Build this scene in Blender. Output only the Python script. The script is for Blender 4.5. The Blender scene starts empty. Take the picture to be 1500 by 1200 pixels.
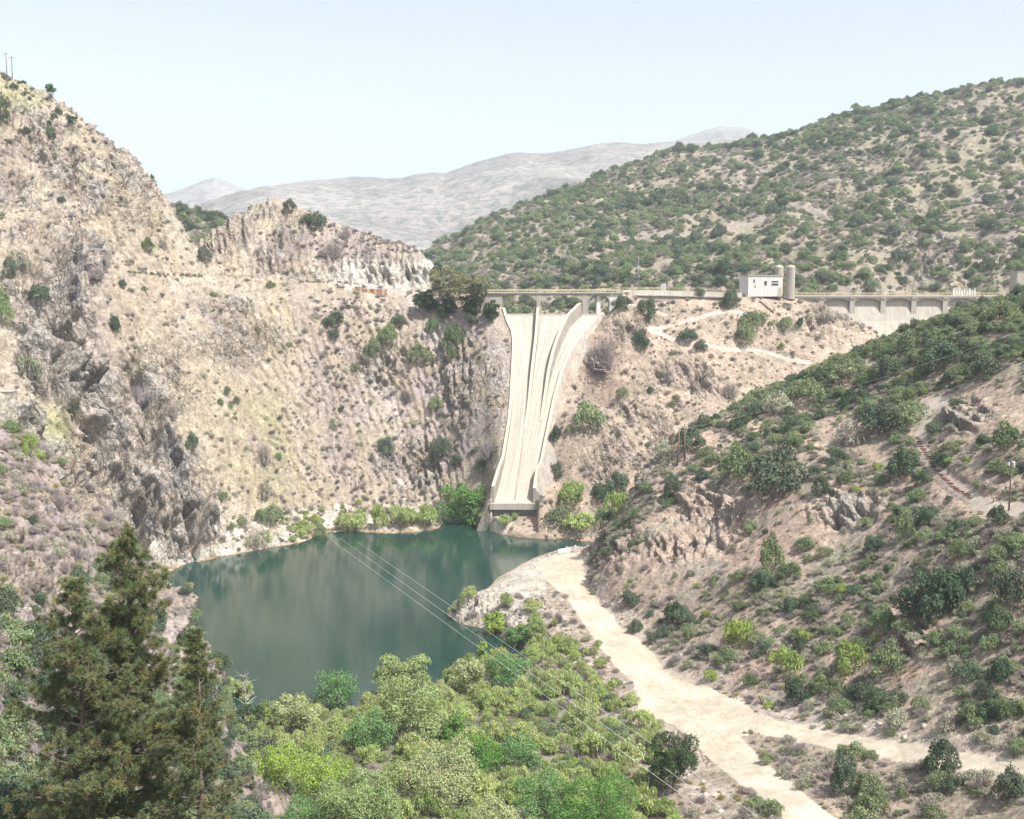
import math, random
import numpy as np
try:
    import bpy
    HAVE = True
except ImportError:
    HAVE = False

# ------------------------------------------------------------------ camera, sky, sun, exposure
HAZE_D = 0.00011
CAM_Z = 92.0
FPX = 1650.0                       # focal length in pixels of the 1500 px wide photograph
PITCH = math.atan(200.0 / FPX)     # horizon at y = 400
SUN_EL = math.radians(58)
SUN_AZ = math.radians(130)         # clockwise from +Y (view direction); high sun behind the viewpoint, to the right
if HAVE:
    scene = bpy.context.scene
    COL = scene.collection
    cam_d = bpy.data.cameras.new("camera")
    cam = bpy.data.objects.new("camera", cam_d); COL.objects.link(cam)
    cam.location = (0, 0, CAM_Z)
    cam.rotation_euler = (math.pi / 2 - PITCH, 0, 0)
    cam_d.sensor_width = 36.0
    cam_d.lens = 36.0 * FPX / 1500.0
    cam_d.clip_start = 0.5
    cam_d.clip_end = 20000
    scene.camera = cam

    w = bpy.data.worlds.new("World"); scene.world = w; w.use_nodes = True
    nt = w.node_tree; nt.nodes.clear()
    sky = nt.nodes.new("ShaderNodeTexSky"); sky.sky_type = 'NISHITA'; sky.sun_disc = False
    sky.sun_elevation = SUN_EL; sky.sun_rotation = SUN_AZ
    sky.air_density = 1.0; sky.dust_density = 3.5; sky.ozone_density = 1.0; sky.altitude = 400
    hs = nt.nodes.new("ShaderNodeHueSaturation"); hs.inputs["Saturation"].default_value = 0.5
    bg = nt.nodes.new("ShaderNodeBackground"); bg.inputs[1].default_value = 0.128
    wo = nt.nodes.new("ShaderNodeOutputWorld")
    nt.links.new(sky.outputs[0], hs.inputs["Color"]); nt.links.new(hs.outputs[0], bg.inputs[0]); nt.links.new(bg.outputs[0], wo.inputs[0])

    sd = bpy.data.lights.new("sun", 'SUN'); sd.energy = 4.4; sd.angle = math.radians(0.53); sd.color = (1.0, 0.955, 0.89)
    sun = bpy.data.objects.new("sun", sd); COL.objects.link(sun)
    sun.rotation_euler = (math.pi / 2 - SUN_EL, 0, math.pi - SUN_AZ)
    scene.view_settings.view_transform = 'Standard'; scene.view_settings.look = 'None'
    scene.view_settings.exposure = 0.80; scene.view_settings.gamma = 1.0
    scene.cycles.use_denoising = True
    scene.cycles.max_bounces = 6; scene.cycles.diffuse_bounces = 2; scene.cycles.glossy_bounces = 2
    scene.cycles.transmission_bounces = 2; scene.cycles.volume_bounces = 1; scene.cycles.transparent_max_bounces = 6
    scene.cycles.sample_clamp_indirect = 6.0

# ------------------------------------------------------------------ picture <-> place
CP, SP = math.cos(PITCH), math.sin(PITCH)
def ray(px, py):
    """world slopes (dX/dY, dZ/dY) of the line of sight through a photograph pixel"""
    u = (px - 750.0) / FPX; v = (600.0 - py) / FPX
    den = CP + v * SP
    return u / den, (-SP + v * CP) / den
def at_y(px, py, Y):
    t, s = ray(px, py); return (t * Y, Y, CAM_Z + s * Y)
def at_z(px, py, z):
    t, s = ray(px, py); Y = (z - CAM_Z) / s; return (t * Y, Y, z)
# ------------------------------------------------------------------ noise
def _hash(ix, iy, iz, seed):
    h = (ix.astype(np.int64) * 374761393 + iy.astype(np.int64) * 668265263 + iz.astype(np.int64) * 2147483647 + seed * 974634777) & 0xFFFFFFFF
    h = ((h ^ (h >> 13)) * 1274126177) & 0xFFFFFFFF
    h = h ^ (h >> 16)
    return (h & 0xFFFF).astype(np.float32) / 32767.5 - 1.0
def vnoise(x, y, z, seed=0):
    x = np.asarray(x, np.float32); y = np.asarray(y, np.float32); z = np.asarray(z, np.float32)
    xi = np.floor(x); yi = np.floor(y); zi = np.floor(z)
    fx = x - xi; fy = y - yi; fz = z - zi
    fx = fx * fx * (3 - 2 * fx); fy = fy * fy * (3 - 2 * fy); fz = fz * fz * (3 - 2 * fz)
    r = 0
    for dx in (0, 1):
        wx = fx if dx else 1 - fx
        for dy in (0, 1):
            wy = fy if dy else 1 - fy
            for dz in (0, 1):
                wz = fz if dz else 1 - fz
                r = r + _hash(xi + dx, yi + dy, zi + dz, seed) * wx * wy * wz
    return r
def fbm(x, y, z, octs=4, seed=0, gain=0.5):
    a = 1.0; s = 0; n = 0; f = 1.0
    for o in range(octs):
        s = s + a * vnoise(x * f + 13.7 * o, y * f + 7.1 * o, z * f + 3.3 * o, seed + o); n += a; a *= gain; f *= 2.03
    return s / n
def ridged(x, y, z, octs=4, seed=0, gain=0.5):
    a = 1.0; s = 0; n = 0; f = 1.0
    for o in range(octs):
        s = s + a * (1 - 2 * np.abs(vnoise(x * f + 5.7 * o, y * f + 17.1 * o, z * f + 9.3 * o, seed + o))); n += a; a *= gain; f *= 2.03
    return s / n
def sstep(a, b, x):
    t = np.clip((x - a) / (b - a), 0, 1); return t * t * (3 - 2 * t)

# ------------------------------------------------------------------ hill surfaces from surveyed points
def Y_(*rows): return [at_y(*r) for r in rows]
def Z_(*rows): return [at_z(*r) for r in rows]
def W_(*rows): return [tuple(map(float, r)) for r in rows]
def shift(pts, dy, dz): return [(x, y + dy, z + dz) for x, y, z in pts]

SURF = {}
# valley floor, peninsula, road shelf and the hill under the viewpoint
road_r = Z_((860,806,3),(862,860,4),(905,918,5),(960,962,6),(1060,1012,9),(1150,1052,12),(1300,1088,18),(1500,1112,25),(1700,1135,31))
SURF['valley'] = (road_r + Z_((665,906,.4),(690,872,.5),(730,848,.4),(760,832,.5),(800,812,.7),(850,800,1.5),
      (672,913,.1),(712,922,.1),(745,940,.1),(700,892,3.6),(740,872,4.6),(785,850,3),(785,890,5.5),(830,850,4),(850,950,5),(800,920,5),
      (900,1010,5.5),(1000,1000,7),(850,1060,6),(760,1000,4),(720,970,1),(700,1080,5),(600,1150,7),(470,1160,7),(750,1200,9),(900,1160,9),(1000,1200,11),
      (1100,1100,10.5),(1200,1200,14),(1350,1150,18),(1500,1200,21),(1700,1200,28))
      + W_((-75,214,1),(-55,222,.2),(-35,228,.1),(-14,246,.1),(-95,205,-2),(-75,245,-7),(-40,262,-7),(-15,285,-7),(0,262,-3),(-110,250,-7),(-60,300,-8),(-20,320,-7),(-5,375,-7),(20,385,-6),(-100,330,-8),(-60,360,-8),
      (-90,150,9),(-40,150,9),(0,150,11),(50,150,13),(100,140,20),(60,110,24),(-60,110,24),(0,110,24),(0,70,41),(-40,70,42),(50,70,42),(90,90,34),
      (0,40,58),(-25,40,58),(25,40,58),(0,20,74),(-14,20,74),(14,20,74),(0,6,87),(-8,6,87),(8,6,87),
      (40,400,-5),(70,410,-4),(120,350,0),(160,300,5),(180,230,20)), 60)
SURF['left'] = (Z_((165,880,0),(236,842,.3),(330,812,.4),(440,791,.5),(560,777,.5),(640,771,.6),(712,764,.8))
      + shift(Z_((180,880,0),(250,838,0),(330,812,0),(440,791,0),(560,777,0),(640,771,0),(712,764,0)), -18, -8)
      + Y_((-150,600,320),(-150,365,380),(-150,250,430),(-150,60,500),(0,600,330),(0,450,360),(0,365,386),(0,250,440),(0,115,490),
      (100,700,349),(100,550,366),(100,450,384),(125,371,404),(128,362,411),(100,330,420),(100,260,450),(100,162,482),
      (180,790,348),(180,600,378),(180,500,392),(180,392,424),(175,378,434),(200,330,448),(200,245,478),(150,205,480),
      (250,750,364),(250,650,380),(250,550,400),(250,450,426),(250,404,444),(250,392,456),(245,302,477),(258,322,478),(270,342,477),(282,362,476),(300,392,470),(262,345,500),(280,372,495),(300,390,485),
      (400,750,399),(400,650,415),(400,550,436),(400,450,460),(400,412,472),(400,407,482),
      (550,745,413),(550,650,432),(550,550,451),(550,450,473),(550,426,480),(550,424,490),
      (650,735,417),(650,650,433),(650,550,452),(650,460,472),(650,430,482),(650,428,492),(325,650,394),(325,480,440),(480,480,458),(480,680,420),
      (732,732,396),(738,700,402),(742,650,412),(745,600,422),(745,550,434),(742,500,446),(736,470,455),(726,436,466),(722,433,482))
      + W_((-215,620,110),(-200,670,60),(-260,680,70),(-150,660,50),(-100,660,50),(-180,600,75),(-330,640,90),(-250,540,180),(-150,600,95),(-130,540,84),(-100,560,76),(-60,560,74),(-20,540,72),(-6,520,76),(-330,520,150),(-330,420,100),(-150,540,100),(20,440,20),(22,470,55),(-128,510,96),(-112,495,86),(16,405,-4),(0,530,70),(14,425,5),(18,445,20),(22,490,60),(10,395,-8)), 60)
SURF['knoll'] = (Y_((300,404,482),(350,407,486),(400,409,488),(450,411,490),(500,413,491),(560,423,493),(600,426,494),(636,428,495),
      (300,355,508),(350,313,524),(375,298,528),(395,293,530),(415,296,531),(440,309,530),(470,322,527),(500,338,525),(530,346,523),(560,352,520),(600,364,515),(630,374,508),(640,388,503),
      (500,388,498),(560,384,499),(600,384,500),(630,384,501),(500,365,510),(560,368,508),(450,360,508),(400,350,508),(350,360,502),(652,432,500),(668,436,505),(655,430,515),(285,400,485),(275,390,500))
      + W_((-140,560,92),(-110,570,100),(-80,570,95),(-40,560,88),(-150,620,60),(-90,640,60),(-20,600,60),(-20,540,70),(10,520,60),(-160,510,88)), 45)
SURF['dam_hill'] = (Y_((795,735,392),(803,700,402),(812,650,413),(822,600,424),(832,560,433),(845,520,442),(862,490,450),(885,462,459),(900,446,466),(905,436,474),
      (930,434,478),(1000,434,482),(1090,435,487),(1160,440,492),(1185,444,493),
      (930,432,490),(1000,432,494),(1090,433,499),(1160,439,502),
      (900,520,447),(890,600,428),(870,680,410),(850,740,396),(950,470,468),(950,550,449),(950,650,424),(1000,480,467),(1000,560,449),(1050,500,464),(1100,480,473),(1100,560,456),(1180,475,480),(1200,520,470),
      (1225,462,490),(1255,478,492),(1285,492,492),(1310,520,490),(1350,570,480))
      + Z_((905,768,.6),(880,772,.5),(840,775,.5),(800,764,.8))
      + W_((10,382,-5),(40,372,-5),(60,380,-3),(16,398,4),(70,385,3),(100,390,12),(140,400,20),(180,430,25),(230,480,20),(60,530,55),(100,530,55),(140,540,50),(180,530,40),(50,510,70),(38,480,60),(200,500,35),(32,440,26),(36,465,55),(-12,400,-8),(-12,430,8),(-10,455,34),(-40,420,-8),(-40,450,20),(-35,500,60)), 50)
E_ridge = Y_((866,796,348),(880,780,344),(890,770,345),(920,728,347),(960,675,350),(1000,644,354),(1050,613,360),(1100,591,364),(1150,569,367),(1200,549,369),(1250,525,368),(1300,503,364),(1350,486,356),(1400,468,347),(1450,451,339),(1500,434,331),(1600,395,320),(1700,370,312))
SURF['spur'] = (road_r + E_ridge + shift(E_ridge[2:], 35, -22) + shift(E_ridge[2:], 80, -50)
      + Y_((905,880,285),(905,850,293),(905,800,311),(905,770,328),(870,850,320),(868,820,335),
      (1000,900,262),(1000,850,275),(1000,780,295),(1000,700,321),(1080,800,278),(1080,700,307),(1080,640,335),
      (1150,950,222),(1150,850,245),(1150,750,272),(1150,650,309),(1060,920,238),
      (1300,950,201),(1300,850,222),(1300,750,250),(1300,650,286),(1300,560,325),(1220,600,335),
      (1400,950,187),(1400,850,205),(1400,760,224),(1400,650,258),(1400,550,300),
      (1500,1000,167),(1500,900,181),(1500,820,193),(1500,758,203),(1500,742,214),(1500,650,236),(1500,550,271),(1500,470,306),
      (1700,1000,155),(1700,850,178),(1700,700,205),(1700,550,255),(1700,450,285))
      + W_((22,330,-4),(26,355,-5),(18,310,-5),(20,360,-5)), 60)
SURF['near_left'] = (Y_((-40,600,200),(0,615,203),(60,655,205),(130,725,206),(170,775,206),(190,826,205),(206,866,204),(216,894,203),(230,929,201),(244,964,200),(276,1006,197),(308,1046,192),
      (0,700,180),(0,800,160),(0,1000,120),(0,1200,90),(60,740,185),(100,850,168),(100,1000,135),(100,1200,100),(160,880,175),(200,1000,152),(200,1200,110),(300,1100,145),(300,1200,118),(360,1200,140),(360,1100,175),(420,1200,160),
      (-200,600,180),(-200,900,130),(-200,1200,85))
      + W_((-100,240,40),(-80,240,25),(-62,228,5),(-55,212,3),(-50,190,6),(-120,250,45),(-150,250,50),(-60,90,40),(-90,80,50),(-50,120,24),(-30,100,24),(-35,150,8)), 45)
SURF['big_hill'] = (Y_((560,395,1000),(600,372,1000),(640,350,1000),(700,322,1060),(750,306,1090),(800,285,1110),(850,262,1140),(900,240,1150),(960,222,1150),(1060,205,1120),(1160,190,1110),(1200,178,1110),(1250,160,1100),(1330,148,1080),(1440,125,1050),(1500,118,1040),(1600,95,1020),(1750,70,1000),
      (640,395,820),(700,395,740),(700,360,880),(800,390,720),(800,340,860),(900,400,680),(900,350,780),(900,300,920),(1000,400,670),(1000,350,760),(1000,290,920),(1000,250,1010),(1100,400,665),(1100,330,790),(1100,260,960),
      (1200,400,660),(1200,340,750),(1200,270,880),(1300,400,655),(1300,330,750),(1300,250,890),(1400,400,645),(1400,300,780),(1400,200,930),(1500,400,635),(1500,300,760),(1500,200,910),(1700,400,610),(1700,200,850))
      + W_((-90,620,50),(0,620,50),(60,620,55),(120,620,55),(180,610,55),(240,600,55),(320,590,60),(0,1300,90),(150,1350,150),(300,1350,200),(450,1300,220),(600,1200,240),(-100,1100,85),(-150,900,70),(-160,700,40)), 160)
SURF['back_hill'] = (Y_((255,300,760),(270,306,760),(290,312,755),(315,322,745),(335,335,735),(280,340,700),(300,350,690))
      + W_((-260,700,100),(-200,640,70),(-120,640,60),(-160,860,80),(-260,860,90),(-120,760,80)), 60)

def tps_fit(pts):
    P = np.array(pts, float); S = 100.0
    xy = P[:, :2] / S; n = len(P)
    d2 = ((xy[:, None] - xy[None]) ** 2).sum(-1)
    K = np.where(d2 > 0, 0.5 * d2 * np.log(np.maximum(d2, 1e-12)), 0) + np.eye(n) * 2e-4
    A = np.zeros((n + 3, n + 3)); A[:n, :n] = K; A[:n, n] = 1; A[:n, n+1:n+3] = xy; A[n:, :n] = A[:n, n:].T
    b = np.zeros(n + 3); b[:n] = P[:, 2]
    return xy, np.linalg.solve(A, b)
def tps_eval(fit, X, Y, R):
    xy, c = fit; S = 100.0; n = len(xy)
    x = X.ravel() / S; y = Y.ravel() / S
    out = c[n] + c[n+1] * x + c[n+2] * y; dm = np.full(x.shape, 1e9)
    for i in range(n):
        d2 = (x - xy[i, 0]) ** 2 + (y - xy[i, 1]) ** 2
        out += c[i] * 0.5 * d2 * np.log(np.maximum(d2, 1e-12)); dm = np.minimum(dm, d2)
    return (out - np.maximum(0, np.sqrt(dm) * S - R) * 1.3).reshape(X.shape)

# grid: columns t = X/Y, rows Y, finer where slopes face the viewpoint
T_MAX, DT = 0.665, 0.00112
def make_rows():
    ys = []; y = 6.0
    while y < 1400:
        ys.append(y)
        st = 0.012 if y < 85 else 0.0030 if y < 150 else 0.0021 if y < 300 else 0.00085 if y < 400 else 0.00068 if y < 500 else 0.004 if y < 600 else 0.0021
        y *= 1 + st
    return np.array(ys)
T = np.arange(-T_MAX, T_MAX + DT / 2, DT); R = make_rows()
NC, NR = len(T), len(R)
def build_height():
    tc = np.linspace(-T_MAX, T_MAX, 210); rc = R[::9] if (NR - 1) % 9 == 0 else np.append(R[::9], R[-1])
    Yc, Tc = np.meshgrid(rc, tc, indexing='ij'); Xc = Yc * Tc
    def up(a):
        ix = np.clip(np.searchsorted(rc, R, side='right') - 1, 0, len(rc) - 2); fr = (R - rc[ix]) / (rc[ix+1] - rc[ix])
        a = a[ix] * (1 - fr)[:, None] + a[ix+1] * fr[:, None]
        jx = np.clip(np.searchsorted(tc, T, side='right') - 1, 0, len(tc) - 2); fc = (T - tc[jx]) / (tc[jx+1] - tc[jx])
        return (a[:, jx] * (1 - fc) + a[:, jx+1] * fc).astype(np.float32)
    names = list(SURF); Z = None; ID = None
    for k, nme in enumerate(names):
        pts, rr = SURF[nme]
        z = up(tps_eval(tps_fit(pts), Xc, Yc, rr))
        if Z is None: Z = z; ID = np.zeros(z.shape, np.int8)
        else:
            m = z > Z; ID[m] = k; Z = np.where(m, z, Z)
    Z = np.maximum(Z, -9.0)
    return names, Z, ID
NAMES, GZ, GID = build_height()
GY, GT = np.meshgrid(R.astype(np.float32), T.astype(np.float32), indexing='ij'); GX = GY * GT
SLOPE0 = (GZ - CAM_Z) / GY
def hit(px, py, grid=None):
    """ground point seen at a pixel: (world point, row, column)"""
    t, s = ray(px, py); c = int(round((t + T_MAX) / DT)); c = min(max(c, 0), NC - 1)
    prof = (SLOPE0 if grid is None else grid)[:, c]
    i0 = int(np.searchsorted(R, 30))
    idx = np.nonzero(prof[i0:] >= s)[0]
    if len(idx) == 0: return None
    i = i0 + idx[0]
    Yv = R[i]
    if i > 0:
        a, b = prof[i-1] - s, prof[i] - s
        if b > a: Yv = R[i-1] + (R[i] - R[i-1]) * (-a / (b - a))
    return np.array([t * Yv, Yv, CAM_Z + s * Yv]), i, c
# ------------------------------------------------------------------ spillway chute line (used to cut the ground)
CH_Y  = np.array([397, 401, 404, 408, 412, 418, 424, 430, 437, 442, 448, 453, 457, 460], float)
CH_PY = np.array([738, 722, 705, 684, 660, 630, 600, 570, 540, 520, 500, 483, 472, 463], float)
def lerp(x, xs, ys): return np.interp(x, xs, ys)
def chute_z(Y):
    py = lerp(Y, CH_Y, CH_PY); v = (600 - py) / FPX
    return CAM_Z + (-SP + v * CP) / (CP + v * SP) * Y
def chute_x(Y, pys, pxs):
    py = lerp(Y, CH_Y, CH_PY); px = lerp(py, pys, pxs); v = (600 - py) / FPX
    return (px - 750) / FPX / (CP + v * SP) * Y
FL = ([462, 480, 495, 510, 540, 600, 630, 680, 710, 738], [739, 745, 752, 754, 753, 750, 747, 739, 732, 724])
FR = ([462, 472, 484, 496, 520, 550, 586, 610, 640, 680, 710, 738], [882, 872, 860, 850, 834, 821, 811, 806, 800, 792, 785, 781])

# ------------------------------------------------------------------ where each ground point shows, for surveying what grows there
def project(X, Y, Z):
    t = X / Y; s = (Z - CAM_Z) / Y
    v = (s * CP + SP) / (CP - s * SP); u = t * (CP + v * SP)
    return 750 + FPX * u, 600 - FPX * v
PX, PY = project(GX, GY, GZ)
PX = PX.astype(np.float32); PY = PY.astype(np.float32)
gid = {n: (GID == i) for i, n in enumerate(NAMES)}
def pl_dist(pts, X=None, Y=None):
    """distance to a polyline, in the units of X and Y"""
    X = PX if X is None else X; Y = PY if Y is None else Y
    d = np.full(X.shape, 1e9, np.float32)
    for (ax, ay), (bx, by) in zip(pts[:-1], pts[1:]):
        dx, dy = bx - ax, by - ay
        h = np.clip(((X - ax) * dx + (Y - ay) * dy) / (dx * dx + dy * dy + 1e-9), 0, 1)
        d = np.minimum(d, np.hypot(X - ax - h * dx, Y - ay - h * dy))
    return d
def blob(x, y, rx, ry=None, soft=0.5):
    d = np.hypot((PX - x) / rx, (PY - y) / (ry or rx)); return 1 - sstep(1 - soft, 1 + soft, d)
def in_poly(poly, X, Y):
    ins = np.zeros(X.shape, bool); n = len(poly)
    for i in range(n):
        (x1, y1), (x2, y2) = poly[i], poly[(i + 1) % n]
        c = ((y1 > Y) != (y2 > Y)) & (X < (x2 - x1) * (Y - y1) / (y2 - y1 + 1e-9) + x1)
        ins ^= c
    return ins

def carve():
    """seat the spillway and the approach channel behind it in the ground"""
    global GZ
    m = (GY > 380) & (GY < 620)
    r = np.nonzero((R > 380) & (R < 620))[0]; a, b = r[0], r[-1] + 1
    X = GX[a:b]; Y = GY[a:b]; Z = GZ[a:b]
    l = chute_x(Y, *FL) - 1.0; rr = chute_x(Y, *FR) + 1.2
    inside = (X > l) & (X < rr) & (Y > 396)
    fl = np.where(Y < 460, chute_z(np.minimum(Y, 460)) - 1.0, 70.0)
    inside |= (X > l - 1.5) & (X < rr + 1) & (Y > 386) & (Y <= 398.5)
    fl = np.where(Y <= 398.5, 1.0 + 4.2 * sstep(386, 397, Y), fl)
    Z = np.where(inside, np.minimum(Z, fl), Z)
    # banks next to the chute sit just under the wall tops
    side = ((X <= l) & (X > l - 9)) & (Y > 396) & (Y < 460)
    wt = np.clip((l - X) / 9, 0, 1); Z = np.where(side, Z * wt + (1 - wt) * (chute_z(Y) + 2.2), Z)
    side = ((X >= rr) & (X < rr + 9)) & (Y > 396) & (Y < 460)
    wt = np.clip((X - rr) / 9, 0, 1); Z = np.where(side, Z * wt + (1 - wt) * (chute_z(Y) + 0.4), Z)
    beh = (Y > 462) & (X > -12 * (Y / 460)) & (X < 34 + (Y - 462) * .1) & (Y < 620)
    Z = np.where(beh, np.minimum(Z, 70 - (Y - 460) * .15), Z)
    GZ[a:b] = Z
carve()
PX, PY = project(GX, GY, GZ); PX = PX.astype(np.float32); PY = PY.astype(np.float32)

# normals of the smooth surface
def grid_normals(X, Y, Z):
    def g(a): return np.gradient(a, axis=0), np.gradient(a, axis=1)
    Xu, Xv = g(X); Yu, Yv = g(Y); Zu, Zv = g(Z)
    nx = Yu * Zv - Zu * Yv; ny = Zu * Xv - Xu * Zv; nz = Xu * Yv - Yu * Xv
    l = np.sqrt(nx * nx + ny * ny + nz * nz) + 1e-9; s = np.sign(nz); s[s == 0] = 1
    return nx / l * s, ny / l * s, nz / l * s
NX, NY, NZ = grid_normals(GX, GY, GZ)

# ---- what the ground is made of
left, knoll, damh, spur, nearl, big, backh, valley = (gid[k] for k in ('left', 'knoll', 'dam_hill', 'spur', 'near_left', 'big_hill', 'back_hill', 'valley'))
wob = fbm(GX * .11, GY * .11, GZ * .11, 3, 5)
PXw = PX + wob * 16; PYw = PY + fbm(GX * .12 + 40, GY * .12, GZ * .12, 3, 8) * 14
cliff = np.where(left, np.clip(1.25 - pl_dist([(112,385),(90,450),(95,520),(150,600),(170,690),(215,740),(255,800)], PXw, PYw) / 48, 0, 1) , 0)
cliff = np.maximum(cliff, np.where(left, np.clip(1.15 - pl_dist([(215,640),(265,690),(295,770)], PXw, PYw) / 40, 0, 1), 0))
cliff = np.maximum(cliff, np.where(left, .8 * np.clip(1.2 - pl_dist([(20,620),(70,700),(120,780)], PXw, PYw) / 45, 0, 1), 0))
cliff = np.maximum(cliff, np.where(left, .75 * np.clip(1.3 - pl_dist([(35,420),(60,560)], PXw, PYw) / 40, 0, 1), 0))
cliff = np.maximum(cliff, np.where(nearl, np.clip(1.2 - pl_dist([(232,880),(262,960),(290,1010)], PXw, PYw) / 26, 0, 1) * .6, 0))
cliff = np.maximum(cliff, np.where(left, .8 * np.clip(1.1 - pl_dist([(205,560),(225,640),(250,700)], PXw, PYw) / 30, 0, 1), 0))
cliff = np.clip(cliff, 0, 1)
outcrop = np.zeros_like(GZ)
for (x, y, rx, ry) in [(120,250,170,120),(60,300,120,60),(370,340,90,55),(420,380,90,30),(560,395,90,28),(230,560,70,60),(340,480,80,60),(560,530,50,40),(636,515,26,30),
                       (935,640,60,45),(905,680,50,40),(1030,760,60,50),(990,800,35,30),(1240,745,50,25),(1340,920,35,40),(1420,610,40,25),(930,470,40,30),(1215,470,40,30),(740,890,70,30),(690,890,40,30),
                       (1000,560,60,30),(60,800,80,60),(80,860,70,50),(120,690,40,60),(1360,355,40,60),(1310,430,60,30),(700,560,50,60),(600,690,60,50),(330,800,90,30),(870,800,60,40),(1010,1120,30,60),(800,960,35,45)]:
    outcrop = np.maximum(outcrop, blob(x, y, rx, ry) * np.where(big | left | knoll | damh | spur | nearl | valley, 1, 0))
outcrop *= sstep(-.35, .35, fbm(GX * .09, GY * .09, GZ * .09, 3, 21) + .15)
rock = np.clip(np.maximum(cliff, outcrop * .75), 0, 1)

road_poly1 = [(783,826),(800,850),(832,878),(846,902),(872,938),(900,975),(930,1003),(935,1030),(925,1050),(985,1060),(1040,1112),(1098,1160),(1150,1205),(1160,1230),(1250,1230),
              (1225,1200),(1175,1160),(1120,1115),(1085,1080),(1100,1072),(1180,1090),(1250,1103),(1350,1121),(1500,1148),(1720,1180),(1720,1140),(1500,1114),(1350,1091),(1200,1069),(1110,1046),
              (1090,1030),(1040,1008),(990,983),(950,950),(905,913),(876,880),(857,842),(852,806),(818,812)]
flat = valley | spur
jx = fbm(GX * .5, GY * .5, GZ * .5, 2, 31) * 5
road = in_poly(road_poly1, PX + jx, PY + jx) & flat & (GY < 390)
shoulder = np.where(flat & ~road, np.clip(1.0 - pl_dist([(850,806),(857,842),(876,880),(905,913),(950,950),(1040,1008),(1100,1040),(1350,1085),(1500,1108)], PXw, PYw) / 38, 0, 1), 0)
shoulder = np.maximum(shoulder, np.where(flat & ~road, np.clip(1.1 - pl_dist([(780,830),(760,880),(800,930),(880,1000),(920,1050),(1010,1130),(1080,1200)], PXw, PYw) / 42, 0, 1), 0))
path = np.zeros(GZ.shape, bool)
jx2 = fbm(GX * .3, GY * .3, GZ * .3, 2, 33) * 2.5
PXj, PYj = PX + jx2, PY + jx2
for poly, wd, msk in [([(945,481),(985,478),(1010,470),(1042,459),(1075,456),(1110,466)], 2.6, damh), ([(945,481),(985,497),(1020,504),(1060,511),(1115,514),(1160,528),(1185,532)], 2.8, damh),
                 ([(905,440),(885,452),(872,472),(858,494),(846,508)], 5, damh), ([(895,452),(925,446),(975,462)], 2.2, damh),
                 ([(1385,590),(1353,592),(1358,618),(1346,640),(1354,662),(1370,690),(1395,712),(1428,733),(1450,745),(1500,752),(1600,760)], 8.5, spur), ([(1272,528),(1276,548)], 6, spur),
                 ([(1430,738),(1500,748),(1600,760)], 11, spur), ([(-50,-50),(-60,-50)], 1, left)]:
    path |= (pl_dist(poly, PXj, PYj) < wd) & msk

# ---- relief: fold the surface along its normal
ctr = (0.0, 0.0)
s1 = GX * .94 + GZ * .34; s2 = GZ * .94 - GX * .34        # strata lean
ribs = ridged(s1 * .075, GY * .05, s2 * .020, 5, 60, .55)
blk = ridged(GX * .2, GY * .2, GZ * .12, 4, 70, .55)
fine = fbm(GX * .6, GY * .6, GZ * .6, 3, 80)
gull = ridged(GX * .035, GY * .02, GZ * .012, 3, 90)
def saw(L1, L2, seed, sharp=.16):
    u = s1 / L1 + fbm(GX / L1 * .4, GY / L1 * .4, s2 / L2, 3, seed) * .95
    w_ = u - np.floor(u); prof = np.where(w_ < sharp, w_ / sharp, 1 - (w_ - sharp) / (1 - sharp))
    patch = sstep(-.5, .1, fbm(s1 / (L1 * 1.3), GY / L1, s2 / (L2 * .9), 3, seed + 5))
    return (prof - .5) * patch
def ledge(sc, k, seed):
    q = (fbm(s1 * sc * 1.6, GY * sc, s2 * sc * .7, 4, seed) * .5 + .5) * k; f = q - np.floor(q)
    return (np.floor(q) + sstep(.38, .62, f)) / k - .5
crag = saw(13., 26., 404, .09) * 15 + saw(6.2, 13., 413, .12) * 8.5 + saw(2.9, 5., 420, .2) * 2.4 + ledge(.045, 7, 431) * 9 + ledge(.12, 5, 437) * 3.5
cleft = lambda sc, th, seed: sstep(th, th + .16, 1 - 2 * np.abs(fbm(s1 * sc, GY * sc * .8, s2 * sc * .3, 3, seed)))
cpatch = sstep(-.35, .1, fbm(s1 * .04, GY * .04, s2 * .03, 3, 470))
cl_a = cleft(.085, .74, 450); cl_b = cleft(.2, .76, 460)
crag = crag - (cl_a * 7.5 + cl_b * 3.0) * cpatch
disp = cliff * (crag + ribs * 3.0 + blk * 1.6 + fine * .6)
disp += outcrop * (1 - cliff) * (-cl_b * 1.0 + saw(7.5, 11., 410) * 3.0 + saw(3.2, 5., 420, .2) * 1.6 + ledge(.1, 6, 437) * 5)
disp += outcrop * (1 - cliff) * (-cl_b * 1.0 + blk * 1.15 + fine * .45)
base_amp = np.where(left | knoll, .9, np.where(damh, 1.2, np.where(spur | nearl, 2.2, np.where(big, 7.0, .3))))
base_amp = base_amp * (1 - cliff)
disp += base_amp * (gull * .9)
disp += np.where(left | knoll, (1 - cliff), 0) * (saw(2.9, 5., 420, .2) * 1.5 + ledge(.12, 5, 437) * 1.2 + saw(7.5, 16., 411, .2) * .7)
disp += np.where(big, 3.0 * ridged(GX * .014 + GZ * .006, GY * .008, GZ * .010, 3, 91), 0)
disp += (fine * .28 + fbm(GX * 1.6, GY * 1.6, GZ * 1.6, 2, 84) * .12) * np.where(GY < 620, 1, 0)
keep = np.ones_like(GZ)
def soft(m, n):
    m = m.astype(np.float32)
    for _ in range(n): m = (m + np.roll(m, 1, 0) + np.roll(m, -1, 0) + np.roll(m, 1, 1) + np.roll(m, -1, 1)) / 5
    return m
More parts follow.
